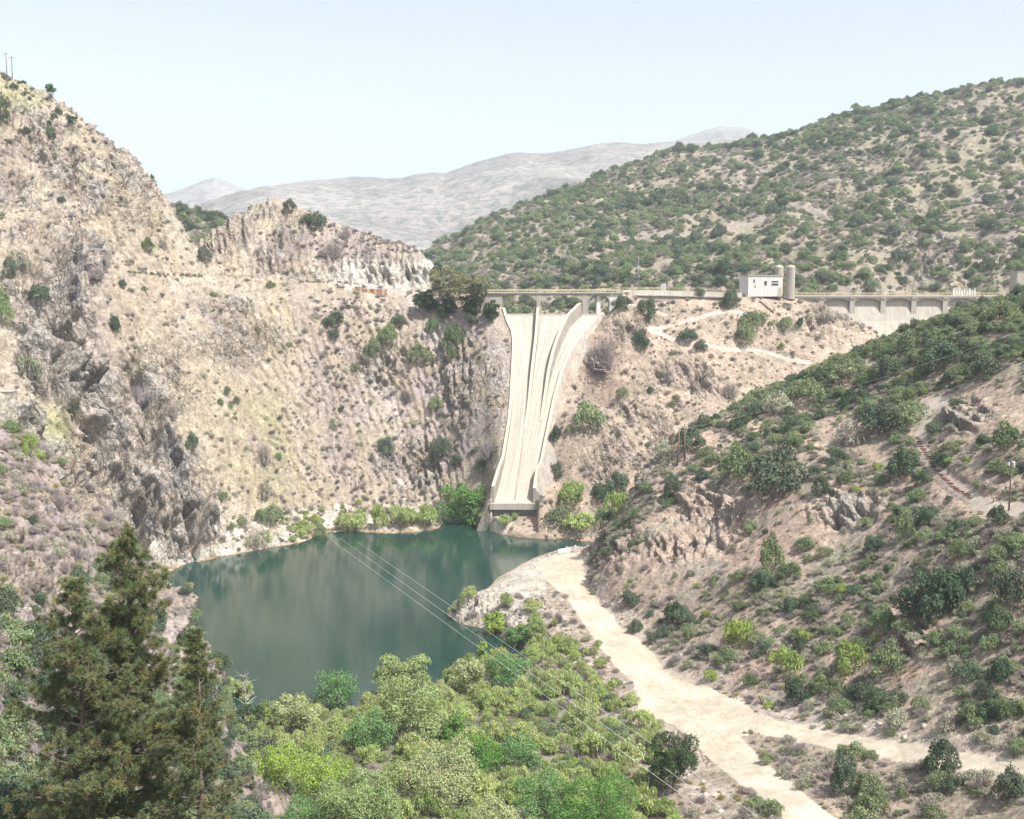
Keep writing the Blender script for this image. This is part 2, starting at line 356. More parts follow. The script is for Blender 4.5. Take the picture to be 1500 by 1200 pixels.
keep *= (1 - .95 * sstep(.0, .5, soft(road, 24))) * (1 - .9 * sstep(.0, .35, soft(path, 26))) * (1 - .6 * np.clip(shoulder, 0, 1))
near_shore = np.exp(-(np.maximum(GZ, 0) / 2.5)) ; keep *= 1 - .75 * near_shore
keep *= np.where(valley & ~(outcrop > .1), .6, 1)
# silhouettes and built places keep their level
cd = pl_dist([(float(chute_x(np.array([y]), [462,738], [800,752])[0]), y) for y in (396, 430, 462)], GX, GY); keep *= sstep(18, 32, cd) * .85 + .15
flatroad = np.where((left | knoll | damh) & (GY > 460), np.exp(-((GZ - 83.5) / 5) ** 2), 0); keep *= 1 - .8 * flatroad
keep *= sstep(5, 40, GY)
disp -= np.where(spur | valley | nearl, base_amp * .9 * float((gull[::7, ::7][(spur | nearl)[::7, ::7]]).mean()), 0)
disp -= np.where(big, 6.5 + 4.5 * (1 - sstep(1050, 1250, PX)), 0)
disp *= keep
BX, BY, BZ = GX + NX * disp, GY + NY * disp, GZ + NZ * disp
NX2, NY2, NZ2 = grid_normals(BX, BY, BZ)
CREV = np.clip(-(ribs * cliff + blk * rock * .4), 0, 1)
GSL = (BZ - CAM_Z) / BY

# ---- albedo
def col(*c): return np.array(c, np.float32)
def mixc(A, B, m): m = np.clip(m, 0, 1)[..., None]; return A * (1 - m) + B * m
n_big = fbm(GX * .03, GY * .03, GZ * .03, 4, 100); n_mid = fbm(GX * .16, GY * .16, GZ * .16, 4, 110); n_fin = fbm(GX * .9, GY * .9, GZ * .9, 2, 120)
SOIL, STRAW, PALE, GREY, MAUVE, RED, CUT, GREEN, ROAD = col(.31,.258,.205), col(.335,.285,.20), col(.43,.375,.325), col(.26,.26,.265), col(.27,.225,.225), col(.415,.31,.25), col(.52,.48,.42), col(.19,.205,.13), col(.475,.425,.345)
A = np.broadcast_to(SOIL, GZ.shape + (3,)).copy()
A = mixc(A, STRAW, np.where(left | knoll, .35 + n_big * .9, 0) + np.where(left, blob(430, 640, 130, 130, .9) * .25, 0))
A = mixc(A, MAUVE, np.where(left, blob(620, 580, 170, 190, .6) * (.35 + n_mid), 0))
stk = fbm(s1 * .11, GY * .03, s2 * .018, 4, 610)
A = mixc(A, PALE, np.where(left | knoll, sstep(-.05, .3, stk) * .4, 0))
A = mixc(A, MAUVE, np.where(left, sstep(.1, .4, -stk) * .35, 0))
A = mixc(A, MAUVE, np.where(nearl, .55 + n_mid * 1.2, 0))
A = mixc(A, RED, np.where(spur, .55 + n_big, np.where(damh, .25 + n_mid, 0)))
A = mixc(A, MAUVE, np.where(spur, blob(1160, 900, 260, 200, .6) * (.1 + n_mid * 1.0), 0))
A = mixc(A, GREEN, np.where(spur, .15 + n_mid * 1.3, 0) * .6)
A = mixc(A, col(.235,.215,.15), np.where(big, .75 + n_mid * .6, 0))
A = mixc(A, MAUVE * .95, np.where(big, .15 + n_big * .9, 0))
A = mixc(A, GREEN, np.where(backh, .6, 0))
A = mixc(A, GREEN, np.where(valley, (.85 + n_mid * .4) * (1 - sstep(780, 930, PXw - (PY - 1050) * .5)), 0) * (1 - sstep(0, .4, outcrop)))
A = mixc(A, col(.30,.34,.12), np.where(left, blob(40, 640, 60, 50) * .5 + blob(385, 600, 26, 30, .9) * .22 + blob(400, 690, 22, 60, .9) * .2 + blob(20, 140, 60, 25) * .4, 0))
A = mixc(A, PALE, rock * (.45 + n_mid * .8))
A = mixc(A, PALE * .92, cliff * .8)
A = mixc(A, GREY, cliff * (.20 + n_mid * 1.3) + outcrop * np.clip(n_mid * .8, 0, .4))
cutm = np.where(knoll | left, np.maximum(blob(560, 402, 85, 24, .35), blob(605, 400, 40, 26, .3)), 0) * sstep(372, 388, PYw)
A = mixc(A, CUT, cutm)
A = mixc(A, MAUVE * .9, np.where(knoll, blob(520, 360, 110, 26, .4) * (.5 + n_mid), 0))
A = mixc(A, CUT, np.where(left & (PY > 740) & (GZ < 7), .35 + n_mid, 0))
A = mixc(A, PALE, shoulder * (.5 + n_mid))
A = mixc(A, col(.37,.31,.31), shoulder * np.clip(n_big * 2, 0, .7))
A = mixc(A, CUT * .93, np.where(valley & (PX > 660) & (PX < 800) & (PY < 935), .6 + n_mid * .6, 0))
A = mixc(A, col(.30,.19,.08), np.where((GZ < .35) & (GZ > -2), .55, 0))
A = mixc(A, col(.12,.13,.08), np.where(GZ < -.4, 1.0, 0))
A[road] = ROAD * (1 + n_mid[road][:, None] * .10 + n_big[road][:, None] * .08)
A[path] = (PALE * 1.0)
for pts_, off in (([(838,806),(835,850),(850,880),(890,930),(950,985),(1010,1040),(1080,1110),(1150,1175),(1200,1225)], (-7, 7, 16)), ([(1040,1035),(1120,1058),(1250,1078),(1400,1105),(1520,1124)], (-4, 4)), ([(838,820),(880,905),(960,970),(1060,1035),(1150,1062)], (-5, 5))):
    dc = pl_dist(pts_, PX + jx * .4, PY + jx * .4)
    for o_ in off: A = mixc(A, col(.40,.35,.27), np.where(road, np.exp(-((dc - abs(o_)) / 1.7) ** 2) * .75 * (.6 + n_big), 0))
A *= (1 + n_fin * .20 + n_mid * .16)[..., None]
A = np.clip(A, .02, .75)
# ------------------------------------------------------------------ materials and mesh helpers
def mat(name, base=(.5, .5, .5), rough=.8, spec=.3, metal=0.0):
    m = bpy.data.materials.new(name); m.use_nodes = True
    b = m.node_tree.nodes["Principled BSDF"]
    b.inputs["Base Color"].default_value = (*base, 1); b.inputs["Roughness"].default_value = rough
    b.inputs["Specular IOR Level"].default_value = spec; b.inputs["Metallic"].default_value = metal
    return m, m.node_tree, b
def node(nt, t, **kw):
    n = nt.nodes.new(t)
    for k, v in kw.items(): setattr(n, k, v)
    return n
def mixcol(nt, blend, fac, a, b):
    n = nt.nodes.new("ShaderNodeMix"); n.data_type = 'RGBA'; n.blend_type = blend
    for s, v in ((n.inputs[0], fac), (n.inputs[6], a), (n.inputs[7], b)):
        if hasattr(v, 'is_output'): nt.links.new(v, s)
        elif isinstance(v, (int, float)): s.default_value = v
        else: s.default_value = (*v, 1)
    return n.outputs[2]
def pos_noise(nt, scale, detail=4, rough=.6, obj=False, vec=None):
    if vec is None:
        vec = node(nt, "ShaderNodeTexCoord").outputs["Object"] if obj else node(nt, "ShaderNodeNewGeometry").outputs["Position"]
    n = node(nt, "ShaderNodeTexNoise"); n.inputs["Scale"].default_value = scale; n.inputs["Detail"].default_value = detail; n.inputs["Roughness"].default_value = rough
    nt.links.new(vec, n.inputs["Vector"]); return n.outputs["Fac"]
def ramp(nt, fac, stops):
    r = node(nt, "ShaderNodeValToRGB"); e = r.color_ramp.elements
    e[0].position, e[0].color = stops[0][0], (*stops[0][1], 1); e[1].position, e[1].color = stops[-1][0], (*stops[-1][1], 1)
    for p, c in stops[1:-1]:
        q = e.new(p); q.color = (*c, 1)
    nt.links.new(fac, r.inputs[0]); return r.outputs[0]
def g3(v): return (v, v, v)

def ground_material():
    m, nt, b = mat("ground_soil_rock", rough=.95, spec=.15)
    at = node(nt, "ShaderNodeVertexColor", layer_name="albedo")
    rk = node(nt, "ShaderNodeAttribute", attribute_name="rock")
    f1 = ramp(nt, pos_noise(nt, 1.1, 6, .72), [(.30, g3(.55)), (.5, g3(1.0)), (.68, g3(1.38))])
    f2 = ramp(nt, pos_noise(nt, .28, 6, .75), [(.32, g3(.66)), (.66, g3(1.22))])
    c = mixcol(nt, 'MULTIPLY', 1.0, at.outputs[0], f1); c = mixcol(nt, 'MULTIPLY', 1.0, c, f2)
    vo = node(nt, "ShaderNodeTexVoronoi", feature='DISTANCE_TO_EDGE'); vo.inputs["Scale"].default_value = .30
    geo = node(nt, "ShaderNodeNewGeometry"); mp = node(nt, "ShaderNodeMapping"); mp.inputs["Rotation"].default_value = (.3, .5, .2); mp.inputs["Scale"].default_value = (1.5, 1, .8)
    wn = node(nt, "ShaderNodeTexNoise"); wn.inputs["Scale"].default_value = .5; wn.inputs["Detail"].default_value = 4
    nt.links.new(geo.outputs["Position"], wn.inputs["Vector"])
    va = node(nt, "ShaderNodeVectorMath", operation='MULTIPLY_ADD'); va.inputs[1].default_value = (3, 3, 3)
    nt.links.new(wn.outputs["Color"], va.inputs[0]); nt.links.new(geo.outputs["Position"], va.inputs[2]); nt.links.new(va.outputs[0], mp.inputs[0]); nt.links.new(mp.outputs[0], vo.inputs["Vector"])
    crack = ramp(nt, vo.outputs["Distance"], [(0, g3(.5)), (.06, g3(1.0))])
    c = mixcol(nt, 'MULTIPLY', rk.outputs["Fac"], c, crack)
    nt.links.new(c, b.inputs["Base Color"])
    mt = node(nt, "ShaderNodeMath", operation='MULTIPLY'); nt.links.new(rk.outputs["Fac"], mt.inputs[0]); nt.links.new(ramp(nt, vo.outputs["Distance"], [(0, g3(0)), (.3, g3(1))]), mt.inputs[1])
    b1 = node(nt, "ShaderNodeBump"); b1.inputs["Distance"].default_value = 1.4; b1.inputs["Strength"].default_value = .8; nt.links.new(mt.outputs[0], b1.inputs["Height"])
    b2 = node(nt, "ShaderNodeBump"); b2.inputs["Distance"].default_value = .7; b2.inputs["Strength"].default_value = .75
    nt.links.new(pos_noise(nt, 1.3, 6, .7), b2.inputs["Height"]); nt.links.new(b1.outputs[0], b2.inputs["Normal"]); nt.links.new(b2.outputs[0], b.inputs["Normal"])
    return m
def road_material():
    m, nt, b = mat("packed_pale_dirt", rough=.95, spec=.15)
    at = node(nt, "ShaderNodeVertexColor", layer_name="albedo")
    f1 = ramp(nt, pos_noise(nt, 2.2, 6, .7), [(.3, g3(.82)), (.7, g3(1.12))])
    f2 = ramp(nt, pos_noise(nt, .12, 4, .6), [(.35, (.86, .84, .81)), (.65, (1.06, 1.06, 1.06))])
    c = mixcol(nt, 'MULTIPLY', 1.0, at.outputs[0], f1); c = mixcol(nt, 'MULTIPLY', 1.0, c, f2)
    nt.links.new(c, b.inputs["Base Color"])
    b2 = node(nt, "ShaderNodeBump"); b2.inputs["Distance"].default_value = .12; b2.inputs["Strength"].default_value = .6
    nt.links.new(pos_noise(nt, 1.7, 6, .7), b2.inputs["Height"]); nt.links.new(b2.outputs[0], b.inputs["Normal"])
    return m
def leaf_material(name, c, c2=None, trans=.3, var=.35):
    m = bpy.data.materials.new(name); m.use_nodes = True; nt = m.node_tree; nt.nodes.clear()
    c2 = c2 or c
    oi = node(nt, "ShaderNodeObjectInfo")
    lv = node(nt, "ShaderNodeVertexColor", layer_name="lv")
    base = mixcol(nt, 'MIX', oi.outputs["Random"], c, c2)
    f = ramp(nt, oi.outputs["Random"], [(0, g3(1 - var)), (.37, g3(1 + var * .8)), (.61, g3(1 - var * .4)), (1, g3(1 + var * .4))])
    base = mixcol(nt, 'MULTIPLY', 1.0, base, f); base = mixcol(nt, 'MULTIPLY', 1.0, base, lv.outputs[0])
    d = node(nt, "ShaderNodeBsdfDiffuse"); t = node(nt, "ShaderNodeBsdfTranslucent"); mx = node(nt, "ShaderNodeMixShader"); mx.inputs[0].default_value = trans
    nt.links.new(base, d.inputs[0]); nt.links.new(base, t.inputs[0]); nt.links.new(d.outputs[0], mx.inputs[1]); nt.links.new(t.outputs[0], mx.inputs[2])
    o = node(nt, "ShaderNodeOutputMaterial"); nt.links.new(mx.outputs[0], o.inputs[0]); return m
def noisy(name, base, rough=.8, amp=.15, scale=1.0, bump=.05, spec=.3, stain=None):
    m, nt, b = mat(name, base, rough, spec)
    f = ramp(nt, pos_noise(nt, scale, 6, .65), [(.3, g3(1 - amp)), (.7, g3(1 + amp))])
    c = mixcol(nt, 'MULTIPLY', 1.0, base, f)
    if stain:
        geo = node(nt, "ShaderNodeNewGeometry"); mp = node(nt, "ShaderNodeMapping"); mp.inputs["Scale"].default_value = (1.3, .35, .05)
        nt.links.new(geo.outputs["Position"], mp.inputs[0])
        s = ramp(nt, pos_noise(nt, 1.0, 5, .6, vec=mp.outputs[0]), [(.40, g3(0)), (.68, g3(1))])
        c = mixcol(nt, 'MIX', s, c, stain)
    nt.links.new(c, b.inputs["Base Color"])
    if bump:
        b2 = node(nt, "ShaderNodeBump"); b2.inputs["Distance"].default_value = bump; nt.links.new(pos_noise(nt, scale * 3, 4), b2.inputs["Height"]); nt.links.new(b2.outputs[0], b.inputs["Normal"])
    return m

def tag(o, label=None, cat=None, group=None, kind=None):
    if label: o['label'] = label
    if cat: o['category'] = cat
    if group: o['group'] = group
    if kind: o['kind'] = kind
    return o
def mesh_np(name, V, F, mats, cols=None, colname="lv", smooth=False, midx=None):
    """F: (n,3) or (n,4) array"""
    V = np.asarray(V, np.float32); F = np.asarray(F, np.int32)
    me = bpy.data.meshes.new(name); k = F.shape[1]
    me.vertices.add(len(V)); me.vertices.foreach_set("co", V.ravel())
    me.loops.add(F.size); me.loops.foreach_set("vertex_index", F.ravel())
    me.polygons.add(len(F)); me.polygons.foreach_set("loop_start", np.arange(0, F.size, k, dtype=np.int32)); me.polygons.foreach_set("loop_total", np.full(len(F), k, np.int32))
    if smooth: me.polygons.foreach_set("use_smooth", np.ones(len(F), bool))
    for m in mats: me.materials.append(m)
    if midx is not None: me.polygons.foreach_set("material_index", np.asarray(midx, np.int32))
    if cols is not None:
        a = me.color_attributes.new(colname, 'FLOAT_COLOR', 'POINT')
        c = np.ones((len(V), 4), np.float32); c[:, :3] = cols; a.data.foreach_set("color", c.ravel())
    me.update(calc_edges=True); return me
def link(name, me, parent=None, loc=(0, 0, 0), rz=0.0):
    o = bpy.data.objects.new(name, me); COL.objects.link(o); o.location = loc; o.rotation_euler = (0, 0, rz)
    if parent is not None: o.parent = parent
    return o
def empty(name, loc, label, cat, group=None, rz=0.0):
    o = bpy.data.objects.new(name, None); COL.objects.link(o); o.location = loc; o.rotation_euler = (0, 0, rz); o.empty_display_size = .5
    return tag(o, label, cat, group)
class MB:
    def __init__(s): s.v = []; s.f = []
    def box(s, x0, x1, y0, y1, z0, z1, M=None):
        P = [(x0,y0,z0),(x1,y0,z0),(x1,y1,z0),(x0,y1,z0),(x0,y0,z1),(x1,y0,z1),(x1,y1,z1),(x0,y1,z1)]
        if M: P = [M(p) for p in P]
        n = len(s.v); s.v += P
        s.f += [[n+a for a in q] for q in ((0,3,2,1),(4,5,6,7),(0,1,5,4),(1,2,6,5),(2,3,7,6),(3,0,4,7))]; return s
    def strip(s, rows, closed=False, cap=True):
        """rows: list of equal-length loops of points, bridged"""
        n = len(s.v); k = len(rows[0])
        for r in rows: s.v += [tuple(map(float, p)) for p in r]
        for i in range(len(rows) - 1):
            for j in range(k if closed else k - 1):
                a = n + i * k + j; b = n + i * k + (j + 1) % k
                s.f.append([a, b, b + k, a + k])
        if closed and cap:
            s.f.append([n + j for j in range(k)][::-1]); s.f.append([n + (len(rows) - 1) * k + j for j in range(k)])
        return s
    def tube(s, pts, r, sides=6, cap=True):
        pts = [np.array(p, float) for p in pts]; rr = r if hasattr(r, '__len__') else [r] * len(pts); rows = []
        for i, p in enumerate(pts):
            d = pts[min(i+1, len(pts)-1)] - pts[max(i-1, 0)]; d /= np.linalg.norm(d) + 1e-9
            up = np.array([0, 0, 1.0]) if abs(d[2]) < .9 else np.array([1.0, 0, 0])
            a = np.cross(d, up); a /= np.linalg.norm(a); b = np.cross(d, a)
            rows.append([p + rr[i] * (math.cos(2*math.pi*j/sides) * a + math.sin(2*math.pi*j/sides) * b) for j in range(sides)])
        return s.strip(rows, closed=True, cap=cap)
    def build(s, name, m, parent=None, smooth=False, loc=(0, 0, 0)):
        me = bpy.data.meshes.new(name); me.from_pydata([tuple(p) for p in s.v], [], s.f); me.materials.append(m)
        if smooth: me.polygons.foreach_set("use_smooth", np.ones(len(me.polygons), bool))
        me.update(); return link(name, me, parent, loc)

# ------------------------------------------------------------------ the ground, cut into hillside, road and footpath from one grid
M_ground = ground_material(); M_road = road_material()
def build_ground():
    V = np.stack([BX, BY, BZ], -1).reshape(-1, 3); C = A.reshape(-1, 3); RK = rock.reshape(-1).astype(np.float32)
    i = np.arange((NR - 1) * NC).reshape(NR - 1, NC)[:, :-1].ravel()
    F = np.stack([i, i + 1, i + NC + 1, i + NC], -1)
    # faces far below the water or deep behind the ridges are never in sight, also from a few steps aside
    cm = np.maximum.accumulate(GSL, axis=0)
    vis = (GSL > cm - .04 - 12 / GY).reshape(-1) & (V[:, 2] > -8.8)
    okf = vis[F].any(1)
    rd = road.reshape(-1)[F].sum(1) >= 3; pt = (path.reshape(-1)[F].sum(1) >= 3) & ~rd
    out = []
    for name, sel, m in (("ground", okf & ~rd & ~pt, M_ground), ("dirt_road", okf & rd, M_road), ("footpath", okf & pt, M_road)):
        f = F[sel]; used = np.zeros(len(V), bool); used[f.ravel()] = True; idx = np.cumsum(used) - 1
        me = mesh_np(name, V[used], idx[f], [m], C[used], "albedo", smooth=True)
        at = me.attributes.new("rock", 'FLOAT', 'POINT'); at.data.foreach_set("value", RK[used])
        o = link(name, me); tag(o, kind='structure'); out.append(o)
    return out
if HAVE:
    build_ground()
    # valley floor far beyond and below everything, out to the horizon
    b = MB(); b.strip([[(-5200, -60, -10), (5200, -60, -10)], [(-5200, 6200, -10), (5200, 6200, -10)]]); M_low = noisy("far_soil", (.2, .19, .15), scale=.01, bump=0)
    tag(b.build("low_ground", M_low), kind='structure')

    # ---- water
    M_water, nt, bs = mat("lake_water", (.006, .035, .030), .05, .9)
    bs.inputs["IOR"].default_value = 1.33
    geo = node(nt, "ShaderNodeNewGeometry"); mp = node(nt, "ShaderNodeMapping"); mp.inputs["Scale"].default_value = (.5, 1.3, 1); nt.links.new(geo.outputs["Position"], mp.inputs[0])
    bp = node(nt, "ShaderNodeBump"); bp.inputs["Strength"].default_value = .32; bp.inputs["Distance"].default_value = .05
    nt.links.new(pos_noise(nt, 1.6, 3, .5, vec=mp.outputs[0]), bp.inputs["Height"]); nt.links.new(bp.outputs[0], bs.inputs["Normal"])
    wc = ramp(nt, pos_noise(nt, .02, 3), [(.35, (.012, .040, .030)), (.65, (.016, .048, .038))]); nt.links.new(wc, bs.inputs["Base Color"])
    b = MB(); b.strip([[(-190, 190, 0), (75, 190, 0)], [(-190, 440, 0), (75, 440, 0)]])
    tag(b.build("water", M_water), kind='structure')

    # ---- far mountain ranges
    def fbm2(x, y, **k): return fbm(x, y, np.zeros_like(x), **k)
    M_far = noisy("far_range_scrub", (.30, .27, .22), scale=.02, amp=.3, bump=0)
    ntf = M_far.node_tree; bf = ntf.nodes["Principled BSDF"]
    c = ramp(ntf, pos_noise(ntf, .05, 8, .85), [(.42, (.105, .120, .11)), (.56, (.27, .24, .225))]); c2 = ramp(ntf, pos_noise(ntf, .004, 4), [(.4, g3(.8)), (.6, g3(1.2))])
    ntf.links.new(mixcol(ntf, 'MULTIPLY', 1.0, c, c2), bf.inputs["Base Color"])
    def far_range(name, sky_pts, Ytop, Yfoot, amp, seed, tw=(-.6, .6)):
        t = np.linspace(tw[0], tw[1], 620); q = np.linspace(-.35, 1.25, 210)
        Q, Tt = np.meshgrid(q, t, indexing='ij')
        px = np.array([p[0] for p in sky_pts], float); py = np.array([p[1] for p in sky_pts], float)
        tt, ss = ray(px, py); Sk = np.interp(Tt, tt, ss)
        Yy = Yfoot + (Ytop - Yfoot) * np.minimum(Q, 1) + np.maximum(Q - 1, 0) * 900; X = Yy * Tt
        ztop = CAM_Z + Sk * Ytop
        rg = ridged(X * .0022 + Yy * .0006, Yy * .0011, Q * 0, 5, seed, .5)
        prof = np.clip(Q, -.35, 1); h = np.where(prof > 0, prof ** .85, prof)
        z = 60 + (ztop - 60) * h + rg * amp * np.sin(np.pi * np.clip(Q, 0, 1)) - np.maximum(Q - 1, 0) * 1400 + fbm2(X * .01, Yy * .01, octs=4, seed=seed) * 9
        z = np.maximum(z, -9.5)
        V = np.stack([X, Yy, z], -1).reshape(-1, 3); nc = len(t); i = np.arange((len(q) - 1) * nc).reshape(len(q) - 1, nc)[:, :-1].ravel()
        me = mesh_np(name, V, np.stack([i, i + 1, i + nc + 1, i + nc], -1), [M_far], smooth=True); tag(link(name, me), kind='structure')
    far_range("mountains", [(-900,300),(100,330),(240,322),(265,315),(300,298),(350,279),(400,269),(470,263),(540,258),(590,258),(612,253),(650,253),(700,236),(740,226),(760,223),(800,224),(850,218),(900,211),(960,209),(1000,207),(1060,205),(1110,203),(1200,200),(1700,190),(2600,200)], 2700, 1500, 45, 300)
    far_range("mountains", [(-900,330),(100,330),(200,305),(240,288),(270,277),(300,264),(315,261),(330,266),(352,276),(400,300),(900,330),(930,240),(960,218),(1000,201),(1030,190),(1060,183),(1085,187),(1110,195),(1160,215),(2600,330)], 4300, 3000, 45, 320)
# ------------------------------------------------------------------ dam works
CONC = (.40, .365, .31)
M_conc = noisy("pale_concrete", CONC, scale=.35, amp=.12, bump=.04, stain=(.29, .27, .235))
M_face = noisy("weathered_concrete_face", (.33, .29, .245), scale=.5, amp=.2, bump=.04, stain=(.24, .215, .185))
M_coping = noisy("cream_concrete_coping", (.46, .41, .32), scale=.8, amp=.08, bump=0)
M_dark = noisy("dark_opening", (.05, .05, .055), bump=0)
M_white = noisy("white_paint", (.66, .655, .62), scale=.4, amp=.08, bump=0, stain=(.58, .565, .53))
M_yel = noisy("yellow_railing_paint", (.52, .43, .26), scale=1, amp=.1, bump=0)
M_crest = noisy('lime_washed_concrete', (.52, .49, .43), scale=.5, amp=.12, bump=.02, stain=(.40, .37, .32))
M_steel = noisy("grey_galvanised_steel", (.38, .39, .40), rough=.5, scale=1, bump=0)
M_wood = noisy("weathered_pole_wood", (.17, .12, .085), scale=1.5, amp=.3, bump=.02)
M_rust = noisy("rusty_sheet", (.36, .17, .09), scale=.6, amp=.35, bump=.02)
M_redwood = noisy("creosoted_red_timber", (.15, .062, .045), scale=2, amp=.3, bump=.02)
M_wire = noisy("bare_aluminium_wire", (.75, .78, .78), rough=.4, bump=0)
def floor_mat():
    m, nt, b = mat("chute_floor_concrete", rough=.9)
    geo = node(nt, "ShaderNodeNewGeometry"); uv = node(nt, "ShaderNodeAttribute", attribute_name="lane")
    sep = node(nt, "ShaderNodeSeparateXYZ"); nt.links.new(geo.outputs["Position"], sep.inputs[0])
    cb = node(nt, "ShaderNodeCombineXYZ"); nt.links.new(uv.outputs["Fac"], cb.inputs[0]); nt.links.new(sep.outputs[1], cb.inputs[1])
    mp = node(nt, "ShaderNodeMapping"); mp.inputs["Scale"].default_value = (30, .03, 1); nt.links.new(cb.outputs[0], mp.inputs[0])
    st = ramp(nt, pos_noise(nt, 1.0, 4, .6, vec=mp.outputs[0]), [(.34, (.50, .445, .345)), (.46, (.43, .39, .315)), (.56, (.36, .33, .28)), (.68, (.26, .24, .21))])
    def joints(src, period, wdt):
        a = node(nt, "ShaderNodeMath", operation='DIVIDE'); a.inputs[1].default_value = period; nt.links.new(src, a.inputs[0])
        f = node(nt, "ShaderNodeMath", operation='FRACT'); nt.links.new(a.outputs[0], f.inputs[0])
        l = node(nt, "ShaderNodeMath", operation='LESS_THAN'); l.inputs[1].default_value = wdt; nt.links.new(f.outputs[0], l.inputs[0]); return l.outputs[0]
    c = mixcol(nt, 'MIX', joints(sep.outputs[1], 3.1, .07), st, (.36, .335, .285))
    
    f = ramp(nt, pos_noise(nt, .9, 6, .7), [(.3, g3(.88)), (.7, g3(1.1))])
    c = mixcol(nt, 'MULTIPLY', 1.0, c, f); nt.links.new(c, b.inputs["Base Color"]); return m
M_floor = floor_mat()

def Xat(px, py, Y): return ray(px, py)[0] * Y
def build_spillway():
    YS = np.linspace(397, 461, 90)
    t = empty("spillway", (Xat(755, 738, 397), 397, chute_z(np.array([397.]))[0]), "long pale concrete spillway chute with curved dividing walls dropping to the lake", "spillway")
    t_loc = np.array(t.location)
    L = [float(chute_x(np.array([y]), *FL)[0]) for y in YS]; Rr = [float(chute_x(np.array([y]), *FR)[0]) for y in YS]; Zf = chute_z(YS)
    def lp(rows): return [[tuple(np.array(p, float) - t_loc) for p in r] for r in rows]
    N = 24
    rows = []
    for y, l, r, z in zip(YS, L, Rr, Zf):
        rows.append([(l + (r - l) * k / N, y, z) for k in range(N + 1)])
    b = MB(); b.strip(lp(rows)); o = b.build("chute_floor", M_floor, t, smooth=True)
    a = o.data.attributes.new("lane", 'FLOAT', 'POINT'); a.data.foreach_set("value", np.tile(np.linspace(0, 1, N + 1, dtype=np.float32), len(YS)))
    # side walls: thick tapering walls with a coping, outer batter
    def wall(name, xs, hs, th, batter, side, m=M_conc):
        rows = []
        for y, x, h, z in zip(YS, xs, hs, Zf):
            s = side
            rows.append([(x, y, z - 1.2), (x, y, z + h), (x + s * th, y, z + h), (x + s * (th + batter), y, z - 1.6)])
        b = MB(); b.strip(lp(rows), closed=True); w_ = b.build(name, m, t)
        rows = [[(x - side * .12, y, z + h - .05), (x - side * .12, y, z + h + .22), (x + side * (th + .1), y, z + h + .22), (x + side * (th + .1), y, z + h - .05)] for y, x, h, z in zip(YS, xs, hs, Zf)]
        b = MB(); b.strip(lp(rows), closed=True); b.build("coping", M_coping, w_, loc=(0, 0, 0))
        return w_
    hL = np.interp(YS, [397, 403, 408, 440, 455, 461], [6.2, 6.0, 3.4, 3.0, 2.6, 3.2])
    wall("side_wall", L, hL, .9, 1.2, -1, M_face)
    hR = np.interp(YS, [397, 403, 408, 440, 461], [5.6, 5.6, 2.0, 1.5, 1.2])
    wall("side_wall", [r for r in Rr], hR, .8, 4.6, 1, M_face)
    # straight divider and curved divider fade into the floor on the way down
    def divider(pys, pxs, ytop, yend, hfun, th, nm):
        ys = np.linspace(yend, ytop, 60); rows = []; rc = []
        for y in ys:
            x = float(chute_x(np.array([y]), pys, pxs)[0]); z = float(chute_z(np.array([y]))[0]); h = hfun(y)
            rows.append([(x - th/2 - h * .05, y, z - .3), (x - th/2, y, z + h), (x + th/2, y, z + h), (x + th/2 + h * .05, y, z - .3)])
            rc.append([(x - th/2 - .08, y, z + h - .04), (x - th/2 - .08, y, z + h + .16), (x + th/2 + .08, y, z + h + .16), (x + th/2 + .08, y, z + h - .04)])
        b = MB(); b.strip(lp(rows), closed=True); w_ = b.build(nm, M_face, t)
        b = MB(); b.strip(lp(rc), closed=True); b.build("coping", M_coping, w_)
    divider([462, 500, 540, 600, 640], [788, 785.5, 781, 774, 767.5], 460.6, 418, lambda y: max(.12, min(3.4, (y - 418) * .20)), .9, "divider_wall")
    divider([458, 466, 480, 500, 524, 560, 600, 640], [856, 846, 832, 822, 813, 803, 796, 789], 460.8, 420.5, lambda y: max(.12, min(5.2, (y - 420) * .30)), 1.0, "divider_wall")
    # low guide rib continuing down the middle of the lower chute
    rows = []
    for y in np.linspace(398.5, 420, 20):
        x = float(chute_x(np.array([y]), [600, 640, 734], [774, 767, 754])[0]); z = float(chute_z(np.array([y]))[0])
        rows.append([(x - .22, y, z - .2), (x - .22, y, z + .28), (x + .22, y, z + .28), (x + .22, y, z - .2)])
    b = MB(); b.strip(lp(rows), closed=True); b.build("guide_rib", M_face, t)
    # flip lip and dark underside at the outlet
    x0, x1 = L[0] - 1.6, Rr[0] + 1.4; z0 = Zf[0]
    b = MB(); prof = [(398.2, z0 - 2.2), (396.6, z0 - 2.2), (395.6, z0 - 1.9), (395.6, z0 + .3), (396.9, z0 + .35), (397.0, z0 - .1), (398.2, z0 - .1)]
    b.strip(lp([[(x0, y, z) for y, z in prof], [(x1, y, z) for y, z in prof]]), closed=True); b.build("outlet_lip", M_conc, t)
    b = MB(); b.strip(lp([[(x0 + .5, y, z) for y, z in [(398, 2.0), (398, z0 - 2.2), (400.5, z0 - 2.2), (400.5, 2.0)]], [(x1 - .5, y, z) for y, z in [(398, 2.0), (398, z0 - 2.2), (400.5, z0 - 2.2), (400.5, 2.0)]]]), closed=True)
    b.build("outlet_foundation", noisy("shade_toned_foundation", (.26, .25, .24), scale=.5, amp=.3), t)  # shade on the end wall under the lip put into a darker concrete colour
    # crest sill
    zc = float(chute_z(np.array([461.]))[0])
    b = MB(); prof = [(461.0, zc - 2), (461.0, zc - .02), (461.6, zc + .65), (463.5, zc + .8), (465.5, zc + .55), (466.5, zc - 2)]
